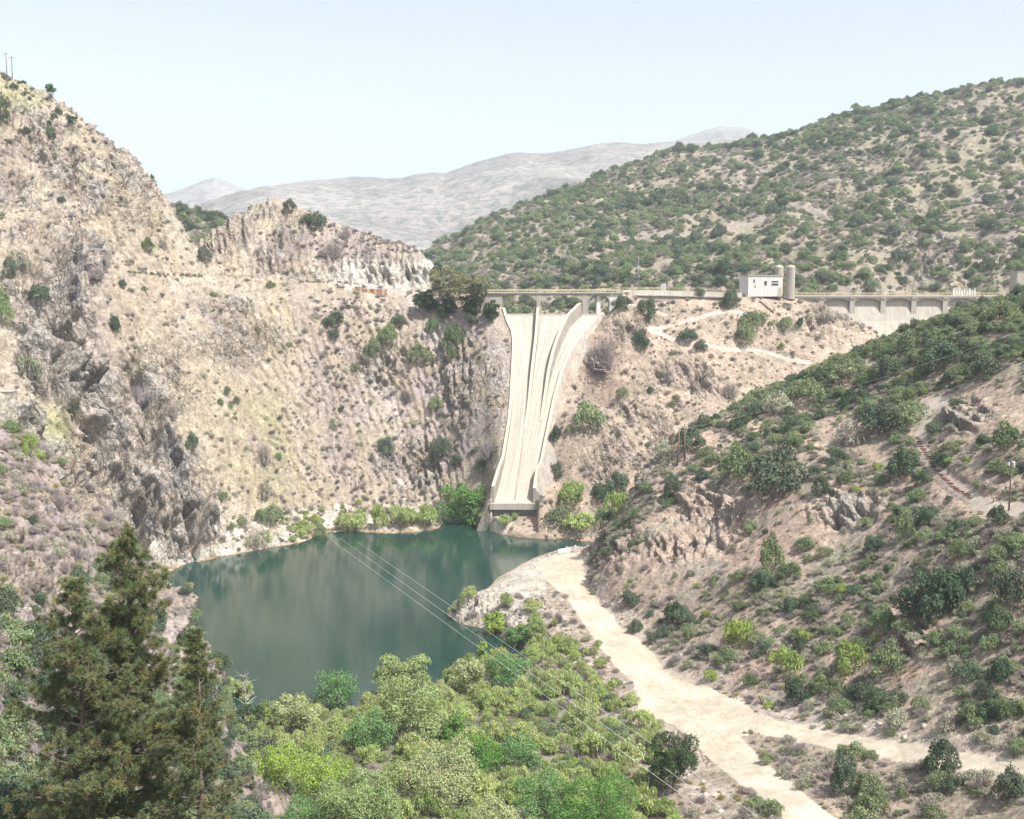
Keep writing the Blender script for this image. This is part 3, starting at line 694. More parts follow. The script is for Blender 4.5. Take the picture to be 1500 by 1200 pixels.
    b.strip(lp([[(L[-1] - 1.5, y, z) for y, z in prof], [(Rr[-1] + 1.0, y, z) for y, z in prof]]), closed=True); b.build("crest_sill", M_face, t)
    return t
def girder_profile(x0, x1, zt, zm, zh, n=14):
    """underside of one arched span, deep at the supports"""
    out = []
    for k in range(n + 1):
        s = k / n; e = abs(2 * s - 1)
        out.append((x0 + (x1 - x0) * s, zm - (zm - zh) * max(0, (e - .25) / .75) ** 2.2))
    return out
def railing(name, pts, h, m, parent=None, step=2.5, label=None, rails=(1.0, .55), r=.05):
    """posts and rails along a line of points (world)"""
    b = MB()
    for k in range(len(pts) - 1):
        p, q = np.array(pts[k]), np.array(pts[k + 1]); d = np.linalg.norm(q - p); n = max(1, int(d / step))
        for fr in rails: b.tube([p + (0, 0, h * fr), q + (0, 0, h * fr)], r, 4)
        for i in range(n + (k == len(pts) - 2)):
            c = p + (q - p) * i / n; b.box(c[0] - r, c[0] + r, c[1] - r, c[1] + r, c[2], c[2] + h)
    return b.build(name, m, parent)
def build_bridge():
    YF = 463.0; D = 7.5
    z = lambda py: at_y(800, py, YF)[2]
    x = lambda px: ray(px, 440)[0] * YF
    zt, zb = z(428.5), z(432.3)
    t = empty("road_bridge", (x(800), YF, z(462)), "cream concrete arched road bridge spanning the top of the spillway", "bridge")
    L = np.array(t.location)
    def bx(b, a, c, y0, y1, z0, z1): b.box(a - L[0], c - L[0], y0 - L[1], y1 - L[1], z0 - L[2], z1 - L[2])
    b = MB(); bx(b, x(706), x(912), YF - .9, YF + D, zt - .42, zt); b.build("deck", M_conc, t)
    spans = [(736, 786), (792, 853), (861, 893)]
    for i, (a, c) in enumerate(spans):
        zh = z(441.5)
        pr = girder_profile(x(a), x(c), zt, zb, zh)
        if i == 0: pr = [(xx, zz if xx > x(764) else zb) for xx, zz in pr]
        for y0 in (YF - .45, YF + D - 1.2):
            b = MB(); rows = []
            for xx, zz in pr:
                rows.append([(xx - L[0], y0 - L[1], zt - .43 - L[2]), (xx - L[0], y0 - L[1], zz - L[2]), (xx - L[0], y0 + .9 - L[1], zz - L[2]), (xx - L[0], y0 + .9 - L[1], zt - .43 - L[2])])
            b.strip(rows, closed=True); b.build("arched_girder", M_conc, t)
    for a, c, wide in ((786, 792, .5), (853, 861, .3)):
        b = MB(); bx(b, x(a), x(c), YF - .55, YF + .9, z(463), zt - .43)
        bx(b, x(a) - .0 - wide, x(c) + wide, YF + .9, YF + D - .4, z(463), zt - .9); b.build("pier", M_conc, t)
    b = MB(); bx(b, x(874), x(880), YF + .5, YF + D, z(466), zt - .5); bx(b, x(893), x(912), YF - .3, YF + D, z(462), zt - .43); b.build("abutment", M_white, t)
    b = MB(); bx(b, x(704), x(736), YF - .3, YF + D, z(452), zt - .43); b.build("abutment", M_conc, t)
    for yy in (YF - .7, YF + D - .3):
        o = railing("railing", [(x(706) - L[0], yy - L[1], zt - L[2]), (x(912) - L[0], yy - L[1], zt - L[2])], 1.15, M_yel, t, step=1.6, r=.06)
    for px in (787, 790.5, 882):
        b = MB(); bx(b, x(px) - .12, x(px) + .12, YF - .6, YF - .3, zt, zt + 1.9); b.build("lamp_post", M_yel, t)
def build_crest():
    # retaining wall and parapet of the crest road, bridge to gatehouse
    P = [(912, 429, 470), (926, 428.5, 474), (1000, 430, 480), (1087, 432.5, 484)]
    pts = [np.array(at_y(*p)) for p in P]
    t = empty("crest_road_wall", tuple(pts[1]), "bright white concrete retaining wall below the crest road left of the white building", "wall")
    L = np.array(t.location)
    def wallpart(nm, dz0, dz1, y0, y1, m, sel=pts):
        rows = [[(p[0]-L[0], p[1]+y0-L[1], p[2]+dz0-L[2]), (p[0]-L[0], p[1]+y0-L[1], p[2]+dz1-L[2]), (p[0]-L[0], p[1]+y1-L[1], p[2]+dz1-L[2]), (p[0]-L[0], p[1]+y1-L[1], p[2]+dz0-L[2])] for p in sel]
        b = MB(); b.strip(rows, closed=True); return b.build(nm, m, t)
    wallpart("footing", -3.5, -.9, 0, .6, M_face); wallpart("wall_panel", -.9, 1.1, .1, .7, M_crest); wallpart("kerb", -1.3, -.9, -.6, -.01, M_conc)
    railing("railing", [tuple(p - L + (0, .4, 1.1)) for p in pts], 1.1, M_yel, t, step=2.0)
    # tall post where the wall starts
    p = pts[1]; b = MB(); b.box(-.45, .45, -.2, .7, -1.0, 3.4); b.build("gate_pillar", M_conc, t)
    # small white cabinet on the road
    q = at_y(972, 424, 486); c = empty("control_cabinet", (q[0], q[1], q[2] - .8), "small white cabinet standing on the crest road", "cabinet")
    b = MB(); b.box(-.9, .9, -.6, .6, 0, 3.2); b.build("housing", M_white, c); b = MB(); b.box(-1.0, 1.0, -.7, .7, 3.2, 3.35); b.build("lid", M_steel, c)
    b = MB(); b.box(-.5, .5, -.66, -.61, .4, 2.7); b.build("door", M_steel, c)
def build_gatehouse():
    Y0 = 488.0; z = lambda py: at_y(1115, py, Y0)[2]; x = lambda px: ray(px, 418)[0] * Y0
    t = empty("control_building", (x(1115), Y0, z(433)), "flat roofed white control building on the crest road beside the silos", "building")
    L = np.array(t.location); zr, z0 = z(404.3), z(434.5)
    def bx(b, a, c, y0, y1, zz0, zz1): b.box(a - L[0], c - L[0], y0 - L[1], y1 - L[1], zz0 - L[2], zz1 - L[2])
    b = MB(); b.strip([[(x(1096) - L[0], 0, zz - L[2]), (x(1145.5) - L[0], 0, zz - L[2]), (x(1146) - L[0], 9, zz - L[2]), (x(1089) - L[0], 9, zz - L[2]), (x(1089) - L[0], 3.4, zz - L[2])] for zz in (z0, zr)], closed=True)
    b.build("wall", M_white, t)
    b = MB(); b.strip([[(x(1095.6) - L[0], -.25, zz - L[2]), (x(1146) - L[0], -.25, zz - L[2]), (x(1146.5) - L[0], 9.2, zz - L[2]), (x(1088.2) - L[0], 9.2, zz - L[2]), (x(1088.2) - L[0], 3.3, zz - L[2])] for zz in (zr + .004, zr + .4)], closed=True)
    b.build("roof", M_conc, t)
    def window(a, c, p0, p1, frame=True, fm=M_steel):
        b = MB(); X0, X1, Z0, Z1 = x(a), x(c), z(p1), z(p0)
        bx(b, X0, X1, Y0 - .03, Y0 + .1, Z0, Z1); w_ = b.build("window", M_dark, t)
        b = MB(); e = .09
        bx(b, X0 - e, X1 + e, Y0 - .12, Y0 - .031, Z1, Z1 + e); bx(b, X0 - e, X1 + e, Y0 - .16, Y0 - .031, Z0 - e, Z0); bx(b, X0 - e, X0, Y0 - .12, Y0 - .031, Z0, Z1); bx(b, X1, X1 + e, Y0 - .12, Y0 - .031, Z0, Z1)
        b.build("frame", fm, w_)
    window(1119.8, 1123, 412, 417.5); window(1130.5, 1140, 415.6, 417.6); window(1130.5, 1140, 411.8, 413); window(1103.8, 1105.8, 409.5, 413.8, fm=M_white); window(1105.6, 1107, 418, 420.5, fm=M_white)
    b = MB(); bx(b, x(1139.8), x(1145), Y0 - .05, Y0 + .12, z0, z(421)); b.build("door", M_coping, t)
    # two round towers
    for i, (a, c, top, dy, lab) in enumerate(((1134.5, 1147, 388, 10.5, "round concrete tower with domed top partly behind the white building"), (1151.5, 1164.3, 388, 1.5, "free standing round concrete tower with domed top right of the white building"))):
        Yc = Y0 + dy + 2; xc = ray((a + c) / 2, 410)[0] * Yc; r = (ray(c, 410)[0] - ray(a, 410)[0]) * Yc / 2; zt = at_y(1140, top, Yc)[2]; zb = z0 - 1.2
        s = empty("round_tower", (xc, Yc, zb), lab, "tower", "domed round towers on the dam crest")
        H_ = zt - zb; rows = []
        b = MB(); ring = lambda rr, zz: [(rr * math.cos(2*math.pi*j/28), rr * math.sin(2*math.pi*j/28), zz) for j in range(28)]
        b.strip([ring(r, 0), ring(r, H_ - r * .75)], closed=True); b.build("shaft", M_conc, s, smooth=False)
        b = MB(); b.strip([ring(r * 1.04 * math.cos(a_), H_ - r * .75 + r * .75 * math.sin(a_)) for a_ in np.linspace(0, 1.45, 8)], closed=True); b.build("dome", M_conc, s, smooth=True)
        b = MB(); b.strip([ring(r * 1.05, H_ - r * .75 - .25), ring(r * 1.05, H_ - r * .75 - .004)], closed=True); b.build("rim_band", M_coping, s)
def build_dam():
    YD = 545.0; z = lambda py: at_y(1300, py, YD)[2]; x = lambda px: ray(px, 445)[0] * YD
    t = empty("dam", (x(1300), YD, z(487)), "pale concrete dam wall with arched bays and piers under its crest road", "dam")
    L = np.array(t.location)
    def bx(b, a, c, y0, y1, z0, z1): b.box(a - L[0], c - L[0], y0 - L[1], y1 - L[1], z0 - L[2], z1 - L[2])
    XA, XB = 1160, 1560
    zd = z(433.0)
    # face leans away downstream-to-crest, slightly curved in plan
    n = 60; rows = []
    for k in range(n + 1):
        px = XA + (XB - XA) * k / n; X = x(px); bow = -6 * (1 - ((px - 1300) / 180) ** 2) * .5
        rows.append([(X - L[0], y - L[1] + 0 * bow, zz - L[2]) for y, zz in ((YD + .3, zd - .6), (YD - .1, z(447)), (YD - 3.0, z(470)), (YD - 9, z(500)), (YD - 20, z(530)), (YD + 12, z(530)), (YD + 12, zd - .6))])
    b = MB(); b.strip(rows, closed=True); b.build("wall_face", M_conc, t)
    b = MB(); bx(b, x(XA), x(XB), YD - 2.0, YD + 9, zd - .55, zd); b.build("deck", M_conc, t)
    b = MB(); bx(b, x(XA), x(XB), YD - 2.15, YD - 2.003, zd - .95, zd - .3); b.build("deck_fascia", M_face, t)
    piers = [1202, 1247, 1292, 1337, 1383, 1430, 1476, 1522]
    hw = (x(1205.6) - x(1202))
    for p in piers:
        b = MB(); X = x(p)
        rows = [[(X - hw - L[0], YD + 2.1 - L[1], zz - L[2]), (X - hw - L[0], yf - L[1], zz - L[2]), (X + hw - L[0], yf - L[1], zz - L[2]), (X + hw - L[0], YD + 2.1 - L[1], zz - L[2])] for zz, yf in ((z(466), YD - 1.6), (z(455), YD - 1.75), (zd - .96, YD - 1.9))]
        b.strip(rows, closed=True); pr = b.build("pier", M_conc, t)
        b = MB(); bx(b, X - hw - .12, X + hw + .12, YD - 2.3, YD - 2.155, zd - 1.5, zd - .56); b.build("pier_cap", M_face, pr)
    edges = [1160] + piers
    for a, c in zip(edges[:-1], edges[1:]):
        X0, X1 = x(a) + hw, x(c) - hw; b = MB(); rows = []
        for k in range(17):
            s = k / 16; zz = zd - 1.45 - 1.15 * (2 * s - 1) ** 2; XX = X0 + (X1 - X0) * s
            rows.append([(XX - L[0], YD - 1.7 - L[1], zd - .555 - L[2]), (XX - L[0], YD - 1.7 - L[1], zz - L[2]), (XX - L[0], YD - 1.0 - L[1], zz - L[2]), (XX - L[0], YD - 1.0 - L[1], zd - .555 - L[2])])
        b.strip(rows, closed=True); b.build("arch_beam", M_conc, t)
    railing("railing", [(x(XA) - L[0], YD - 1.8 - L[1], zd - L[2]), (x(XB) - L[0], YD - 1.8 - L[1], zd - L[2])], 1.2, M_yel, t, step=2.2)
    railing("railing", [(x(XA) - L[0], YD + 8.6 - L[1], zd - L[2]), (x(XB) - L[0], YD + 8.6 - L[1], zd - L[2])], 1.2, M_yel, t, step=2.2)
    # white posts and gooseneck pipe on the crest
    c = empty("hoist_frame", (x(1415), YD + 3, zd + .004), "row of short white hoist posts on the dam crest", "hoist")
    for k in range(9):
        px = 1400 + k * 3.8; b = MB(); w_ = .32 if k % 3 else .5; h = 3.1 if k % 2 == 0 else 2.5
        b.box(x(px) - w_ - x(1415), x(px) + w_ - x(1415), -.5, .5, 0, h); b.box(x(px) - w_ - .15 - x(1415), x(px) + w_ + .15 - x(1415), -.65, .65, h, h + .15); b.build("post", M_white, c)
    b = MB(); b.box(x(1399) - x(1415), x(1432) - x(1415), -.3, .3, 1.4, 1.6); b.build("cross_beam", M_white, c)
    g = empty("gooseneck_pipe", (x(1416.5), YD + 6, zd + .004), "cream gooseneck pipe arching above the white posts on the dam crest", "pipe")
    pts = [(0, 0, 0), (0, 0, 3.2)] + [(-2.6 + 2.6 * math.cos(a), 0, 3.2 + 2.8 * math.sin(a)) for a in np.linspace(.25, 1.7, 8)] + [(-4.4, 0, 5.8), (-5.6, 0, 5.5)]
    b = MB(); b.tube(pts, .3, 10); b.build("pipe", M_yel, g, smooth=True)
    b = MB(); b.tube([(-5.6, 0, 5.9), (-5.6, 0, 5.0), (-5.6, 0, 4.7)], [.45, .6, .4], 10); b.build("spout", M_white, g)
    # end block
    e = empty("end_tower", (x(1500), YD + 4, z(433)), "blocky concrete tower at the right end of the dam crest", "tower")
    b = MB(); ww = x(1512) - x(1500); b.box(-ww, ww, -4, 4, -2, z(398) - z(433)); b.build("wall", M_conc, e)
    b = MB(); b.box(-ww - .2, ww + .2, -4.2, 4.2, z(398) - z(433) + .003, z(397) - z(433)); b.build("roof", M_face, e)
    b = MB(); b.box(ww * .2, ww * .5, -4.06, -4.004, 5, 7.5); b.build("window", M_dark, e)
if HAVE:
    build_spillway(); build_bridge(); build_crest(); build_gatehouse(); build_dam()

# ------------------------------------------------------------------ poles, wires, steps and small works
def ground_at(X, Y):
    """height of the folded ground near a plan position"""
    c = min(max(int(round((X / Y + T_MAX) / DT)), 1), NC - 2); r = min(max(int(np.searchsorted(R, Y)), 1), NR - 2)
    a = slice(max(r - 2, 0), r + 3); bb = slice(c - 2, c + 3)
    d = np.hypot(BX[a, bb] - X, BY[a, bb] - Y); k = np.unravel_index(d.argmin(), d.shape); return float(BZ[a, bb][k])
def foot(px, py):
    h = hit(px, py, GSL)
    if h is None: return None
    return np.array([float(BX[h[1], h[2]]), float(BY[h[1], h[2]]), float(BZ[h[1], h[2]])])
TIPS = {}
def pole(px, pyb, pyt, label, group=None, wood=True, arm=2.4, Y=None, lean=0.0, r=.16, insul=True, key=None, cat="utility pole", name="utility_pole"):
    p = foot(px, pyb) if Y is None else np.array(at_y(px, pyb, Y))
    if p is None: return
    h = (ray(px, pyt)[1] - ray(px, pyb)[1]) * p[1]
    t = empty(name, tuple(p), label, cat, group)
    m = M_wood if wood else M_steel
    b = MB(); b.tube([(0, 0, -1.0), (lean * h * .5, 0, h * .5), (lean * h, 0, h)], [r * 1.25, r, r * .8], 8); b.build("pole_shaft", m, t, smooth=True)
    if arm:
        b = MB(); b.box(lean*h - arm/2, lean*h + arm/2, -.20, -.09 - r * .5, h - .75, h - .55); b.build("crossarm", m, t)
        if insul:
            for s in (-.44, 0, .44):
                b = MB(); b.tube([(lean*h + s*arm, -.17, h - .545), (lean*h + s*arm, -.17, h - .40), (lean*h + s*arm, -.17, h - .30)], [.05, .09, .04], 8); b.build("insulator", M_white, t)
    if key: TIPS[key] = p + np.array([lean * h, 0, h - .4])
    return t
def wire(label, pts, sag=0, r=.045, group=None):
    """a hanging wire from a to b"""
    a, c = np.array(pts[0], float), np.array(pts[-1], float); P = []
    for k in range(31):
        s = k / 30; q = a + (c - a) * s; q[2] -= sag * 4 * s * (1 - s); P.append(q - a)
    b = MB(); b.tube(P, r, 4); o = b.build("power_line", M_wire, loc=tuple(a)); tag(o, label, "power line", group)
if HAVE:
    G = "H frame poles on the skyline"
    pole(10.5, 116, 77, "thin wooden power pole on the left skyline, nearer the photo edge", G, Y=492, r=.17, arm=2.2)
    pole(18.5, 119, 82, "thin wooden power pole on the left skyline, right one of the pair", G, Y=495, r=.17, arm=2.2)
    pole(990.5, 683, 628, "leaning brown wooden pole on the scrubby ridge, left leg of the pair", "brown poles on the ridge", lean=.05, r=.24, arm=0, key='ridge')
    pole(1001.5, 676, 630, "brown wooden pole on the scrubby ridge, right leg of the pair", "brown poles on the ridge", lean=-.015, r=.24, arm=1.2)
    up = pole(1478.5, 748, 662, "tall grey wooden utility pole with a transformer beside the dirt track", arm=2.9, r=.15, key='near')
    if up:
        h = TIPS['near'][2] - up.location.z
        b = MB(); b.tube([(.38, -.05, h - 2.6), (.38, -.05, h - 1.6)], .3, 12); tr = b.build("transformer", M_steel, up)
        b = MB(); b.tube([(.38, -.05, h - 1.596), (.38, -.05, h - 1.45)], [.31, .2], 12); b.build("lid", M_white, tr)
        b = MB(); b.tube([(-.5, -.05, h - 2.3), (-.5, -.05, h - 1.7)], .16, 10); b.build("fuse_box", M_white, up)
    pole(982, 469, 448, "thin steel pole standing on the bare hill by the footpath", wood=False, arm=0, r=.09)
    pole(935, 420, 376, "tall thin steel mast beside the start of the crest road wall", wood=False, arm=0, r=.10, Y=483, name="mast", cat="mast")
    pole(1148, 438, 412, "short wooden post between the two round towers", arm=0, r=.12, Y=486, name="post", cat="post")
    for i, (px, lab) in enumerate(((1247, "second bay"), (1293, "third bay"), (1339, "fourth bay"), (1449, "right of the white posts"))):
        pole(px, 433, 424, "small grey lamp post on the dam crest at the " + lab if i < 3 else "small grey lamp post on the dam crest " + lab, "lamp posts along the dam crest", wood=False, arm=0, r=.09, Y=546, name="lamp_post", cat="lamp post")
    # wires over the lake
    g = "wires crossing above the lake"
    for (p0, Y0, p1, Y1, lab) in (((481, 788), 388, (1040, 1195), 150, "thin pale power line over the lake, lowest of three"), ((497, 787), 389, (1110, 1215), 152, "thin pale power line over the lake, middle of three"), ((515, 788), 391, (1075, 1175), 158, "thin pale power line over the lake, highest of three")):
        pass
    wire("thin pale power line over the lake, lowest of three", [at_y(481, 788, 386), at_y(1020, 1180, 150)], sag=.0, group=g, r=.03)
    wire("thin pale power line over the lake, middle of three", [at_y(496, 787, 387), at_y(1062, 1188, 150)], sag=.0, group=g, r=.03)
    wire("thin pale power line over the lake, highest of three", [at_y(515, 788, 388), at_y(1110, 1196, 150)], sag=.0, group=g, r=.03)
    a = TIPS.get('ridge')
    if a is not None: wire("thin wire climbing right from the twin brown poles", [a, at_y(1560, 462, 210)], sag=2.0, r=.016)

    # timber steps set in the path
    pts = [(1346, 641), (1353, 655), (1362, 669), (1371, 684), (1376, 691), (1388, 703), (1404, 717), (1425, 730)]
    cum = [0]
    for p, q in zip(pts[:-1], pts[1:]): cum.append(cum[-1] + math.hypot(q[0]-p[0], q[1]-p[1]))
    base = foot(1425, 731)
    st = empty("staircase", tuple(base), "long flight of rust red timber steps up the scrubby slope", "staircase")
    n = 33
    for k in range(n):
        s = cum[-1] * (1 - k / (n - 1)); px = np.interp(s, cum, [p[0] for p in pts]); py = np.interp(s, cum, [p[1] for p in pts])
        p = foot(px, py)
        if p is None: continue
        wv = .85 + .15 * random.random(); a_ = random.uniform(-.06, .06)
        b = MB(); rot = lambda v: (v[0]*math.cos(a_) - v[1]*math.sin(a_), v[0]*math.sin(a_) + v[1]*math.cos(a_), v[2])
        b.box(-wv * 1.15, wv * 1.15, -.11, .11, -.12, .18, rot); b.build("step", M_redwood, st, loc=tuple(p - base))

    # ramp barrier by the water
    p = foot(826, 809)
    t = empty("concrete_barrier", tuple(p + (0, 0, -.1)), "low white concrete barrier at the lake end of the dirt road", "barrier", rz=.45)
    b = MB(); pr = [(-.45, 0), (-.40, .35), (-.18, .6), (-.14, 1.25), (.14, 1.25), (.18, .6), (.40, .35), (.45, 0)]
    b.strip([[(xx, y, zz) for y, zz in pr] for xx in (-2.3, 2.3)], closed=True); b.build("barrier_body", M_white, t)
    # road retaining wall with dark coping, upper left
    p = at_y(130, 371, 409)
    t = empty("retaining_wall", (p[0], p[1] , p[2]), "grey concrete retaining wall holding the road on the upper left slope", "wall", rz=-.03)
    b = MB(); b.box(-8.2, 8.2, 0, .7, -2.5, 1.0); b.build("wall_panel", M_face, t); b = MB(); b.box(-8.6, 7.0, -.25, .9, 1.003, 1.7); b.build("guard_beam", M_steel, t)
    for k in range(8):
        b = MB(); b.box(-7.6 + k * 2, -7.3 + k * 2, -.34, -.254, .4, 1.6); b.build("bracket", M_steel, t)
    # rusty sheet wall below the white cut
    p = at_y(541, 427, 478)
    t = empty("rusty_wall", (p[0], p[1], p[2] - .5), "rust orange sheet pile wall under the white rock cut", "wall", rz=-.05)
    for k in range(14):
        b = MB(); b.box(-7.3 + k * 1.05, -6.3 + k * 1.05, (.12 if k % 2 else 0), (.12 if k % 2 else 0) + .2, -1.2, 1.9 - k * .05); b.build("sheet_pile", M_rust if k % 3 else M_coping, t)
    b = MB(); b.box(-7.5, 14, .34, .6, 1.4, 1.7); b.build("top_beam", M_steel, t)
    # low parapet wall with posts carrying plants
    P = [at_y(px, py, Y) for px, py, Y in ((180, 399, 428), (230, 401, 438), (300, 404.5, 449), (345, 406, 457), (372, 408, 463))]
    railing("guard_fence", P, .9, M_wood, step=3.0); tag(COL.objects["guard_fence"], "low timber guard fence along the road edge behind the planted hedge row", "fence")
    # concrete block house bottom left edge
    p = foot(8, 585); p = p if p is not None else np.array(at_y(8, 585, 200))
    t = empty("concrete_tank", (p[0] - .6, p[1], p[2] - .5), "grey concrete tank on the slope at the left photo edge", "tank")
    b = MB(); b.box(-3, 2.3, -.5, 3, 0, 2.5); b.build("tank_wall", M_face, t); b = MB(); b.box(-3.15, 2.45, -.65, 3.1, 2.503, 2.75); b.build("lid", M_steel, t)
    # pipe and bench-like beams on dam hill
    a, c = foot(1112, 443), foot(1133, 460)
    if a is not None and c is not None:
        b = MB(); b.tube([(0, 0, .5), tuple(c - a + (0, 0, .5))], .35, 8); o = b.build("drain_pipe", noisy("brown_pipe", (.2, .13, .10), bump=0), loc=tuple(a)); tag(o, "dark brown drain pipe running down the bare hill below the white building", "pipe")
    a = foot(1455, 737)
    if a is not None:
        t = empty("timber_rack", tuple(a), "low dark timber rack beside the utility pole", "rack")
        b = MB(); b.box(-.4, 3.2, -.1, .1, .8, 1.0); b.build("rail", M_wood, t)
        for s in (0, 1.2, 2.6):
            b = MB(); b.box(s - .08, s + .08, -.08, .08, -.4, .797); b.build("leg", M_wood, t)
# ------------------------------------------------------------------ plant shapes (unit size: radius 1)
def rnd_dirs(rg, n):
    v = rg.normal(size=(n, 3)); return v / (np.linalg.norm(v, axis=1, keepdims=True) + 1e-9)
def leaf_quads(rg, P, Nn, size, elong=1.0, updir=0.0, jitter=.6):
    """diamond leaves centred on P facing roughly Nn"""
    n = len(P); Nn = Nn + rg.normal(size=(n, 3)) * jitter; Nn /= np.linalg.norm(Nn, axis=1, keepdims=True) + 1e-9
    ref = rnd_dirs(rg, n); ref[:, 2] += updir; a = np.cross(Nn, ref); a /= np.linalg.norm(a, axis=1, keepdims=True) + 1e-9; bdir = np.cross(a, Nn)
    s = (size * rg.uniform(.6, 1.35, n))[:, None]
    V = np.stack([P - bdir * s * elong, P + a * s * .55, P + bdir * s * elong, P - a * s * .55], 1).reshape(-1, 3)
    F = np.arange(4 * n).reshape(n, 4); return V, F
def crown(rg, lumps, n, size, elong=1.0, updir=0, shell=.35, jitter=.6, floor=-.15):
    """leaves on the outsides of overlapping lumps: list of (x, y, z, r)"""
    L = np.array(lumps, float); w_ = L[:, 3] ** 2; k = rg.choice(len(L), n, p=w_ / w_.sum()); d = rnd_dirs(rg, n); d[:, 2] = np.where(rg.random(n) < .7, np.abs(d[:, 2]), d[:, 2])
    r = L[k, 3] * (1 - shell * rg.random(n) ** 1.5) * (1 + .10 * rg.normal(size=n)); P = L[k, :3] + d * r[:, None]
    # drop leaves buried deep inside other lumps
    dist = np.linalg.norm(P[:, None] - L[None, :, :3], axis=2) / L[None, :, 3]; ok = (dist.min(1) > .60) & (P[:, 2] > floor)
    P, d = P[ok], d[ok]; d[:, 2] += .25
    return leaf_quads(rg, P, d, size, elong, updir, jitter)
def leaf_cols(rg, nf, per, amp=.28, hue=.08, tips=None, frac=0.0):
    c = 1 + rg.uniform(-amp, amp, nf)[:, None] + rg.normal(size=(nf, 3)) * hue
    if tips is not None:
        m = rg.random(nf) < frac; c[m] *= np.array(tips)
    return np.repeat(np.clip(c, .2, 2.2), per, 0)
def dome_lumps(rg, n, rmin, rmax, flat=.75, spread=.78):
    out = [(0, 0, .35 * flat, .55)]
    for i in range(n):
        a = rg.uniform(0, 2 * math.pi); q = math.sqrt(rg.random()) * spread; z = (1 - (q / 1.05) ** 2) * flat * rg.uniform(.55, 1.0)
        out.append((q * math.cos(a), q * math.sin(a), z * .8, rg.uniform(rmin, rmax)))
    return out
def twigs(rg, n, r0=.02, ln=(.6, 1.1), spread=1.0, up=.9, wd=.018):
    """thin upright triangles from the root"""
    d = rnd_dirs(rg, n) * spread; d[:, 2] = np.abs(d[:, 2]) + up * rg.random(n); d /= np.linalg.norm(d, axis=1, keepdims=True)
    o = rg.normal(size=(n, 3)) * .22; o[:, 2] = np.abs(o[:, 2]) * .3; l = rg.uniform(ln[0], ln[1], n)[:, None]; tip = o + d * l
    s = np.cross(d, rnd_dirs(rg, n)); s /= np.linalg.norm(s, axis=1, keepdims=True) + 1e-9
    V = np.stack([o - s * wd, o + s * wd, tip + s * wd * .3, tip - s * wd * .3], 1).reshape(-1, 3); return V, np.arange(4 * n).reshape(n, 4)
def join(parts):
    V, F, C, M = [], [], [], []; n = 0
    for v, f, c, mi in parts:
        V.append(v); F.append(f + n); C.append(c); M.append(np.full(len(f), mi)); n += len(v)
    return np.concatenate(V), np.concatenate(F), np.concatenate(C), np.concatenate(M)
def shrub_mesh(kind, seed):
    rg = np.random.default_rng(seed); parts = []
    if kind == 'oak':
        v, f = crown(rg, dome_lumps(rg, 15, .22, .40, 1.1), 3600, .052, 1.0); parts = [(v, f, leaf_cols(rg, len(f), 4, .3, .07, (1.5, 1.15, .8), .10), 0)]
    elif kind == 'green':
        v, f = crown(rg, dome_lumps(rg, 18, .17, .34, 1.05, .85), 3000, .050, 1.1, jitter=.8); parts = [(v, f, leaf_cols(rg, len(f), 4, .3, .09, (1.6, 1.25, .9), .15), 0)]
    elif kind == 'lime':
        v, f = crown(rg, dome_lumps(rg, 14, .18, .34, 1.0, .8), 2400, .05, 1.3, .5, jitter=.9); parts = [(v, f, leaf_cols(rg, len(f), 4, .3, .08), 0)]
    elif kind == 'sage':
        v, f = crown(rg, dome_lumps(rg, 20, .14, .28, .9, .9), 1500, .05, 1.9, 1.2, shell=.7, jitter=1.0); v2, f2 = twigs(rg, 160, ln=(.5, 1.0), wd=.016)
        parts = [(v, f, leaf_cols(rg, len(f), 4, .35, .08, (1.25, 1.0, 1.0), .25), 0), (v2, f2, leaf_cols(rg, len(f2), 4, .3, .05), 1)]
    elif kind == 'dry':
        v2, f2 = twigs(rg, 520, ln=(.45, .95), up=.7, wd=.020); v, f = crown(rg, dome_lumps(rg, 14, .14, .26, .65, .85), 330, .055, 1.5, .5, shell=.9, jitter=1.2)
        parts = [(v2, f2, leaf_cols(rg, len(f2), 4, .35, .06), 1), (v, f, leaf_cols(rg, len(f), 4, .35, .08), 0)]
    elif kind == 'straw':
        v2, f2 = twigs(rg, 260, ln=(.4, .9), up=1.2, wd=.03); parts = [(v2, f2, leaf_cols(rg, len(f2), 4, .3, .05), 0)]
    elif kind == 'willow':
        v, f = crown(rg, [(x, y, z * 1.35 + .1, r) for x, y, z, r in dome_lumps(rg, 24, .15, .30, 1.1, .85)], 3200, .045, 2.0, 1.6, shell=.8, jitter=.9); v2, f2 = twigs(rg, 90, ln=(.9, 1.5), up=2.2, wd=.014)
        parts = [(v, f, leaf_cols(rg, len(f), 4, .32, .08, (1.25, 1.1, .9), .1), 0), (v2, f2, leaf_cols(rg, len(f2), 4, .3, .05), 1)]
    elif kind == 'rock':
        # faceted boulder
        u = np.linspace(0, 2 * math.pi, 9)[:-1]; vv = np.linspace(-.5, math.pi / 2, 5); P = [(math.cos(a) * math.cos(e), math.sin(a) * math.cos(e), .7 * math.sin(e)) for e in vv for a in u]
        P = np.array(P) * (1 + rg.uniform(-.28, .28, (len(P), 1))) + rg.normal(size=(len(P), 3)) * .04; F = []
        for i in range(4):
            for j in range(8): F.append([i * 8 + j, i * 8 + (j + 1) % 8, (i + 1) * 8 + (j + 1) % 8, (i + 1) * 8 + j])
        parts = [(P, np.array(F), np.repeat(rg.uniform(.85, 1.15, (len(P), 1)), 3, 1), 0)]
    return join(parts)
BARE = []          # plan positions kept free of loose scrub: (x, y, r)
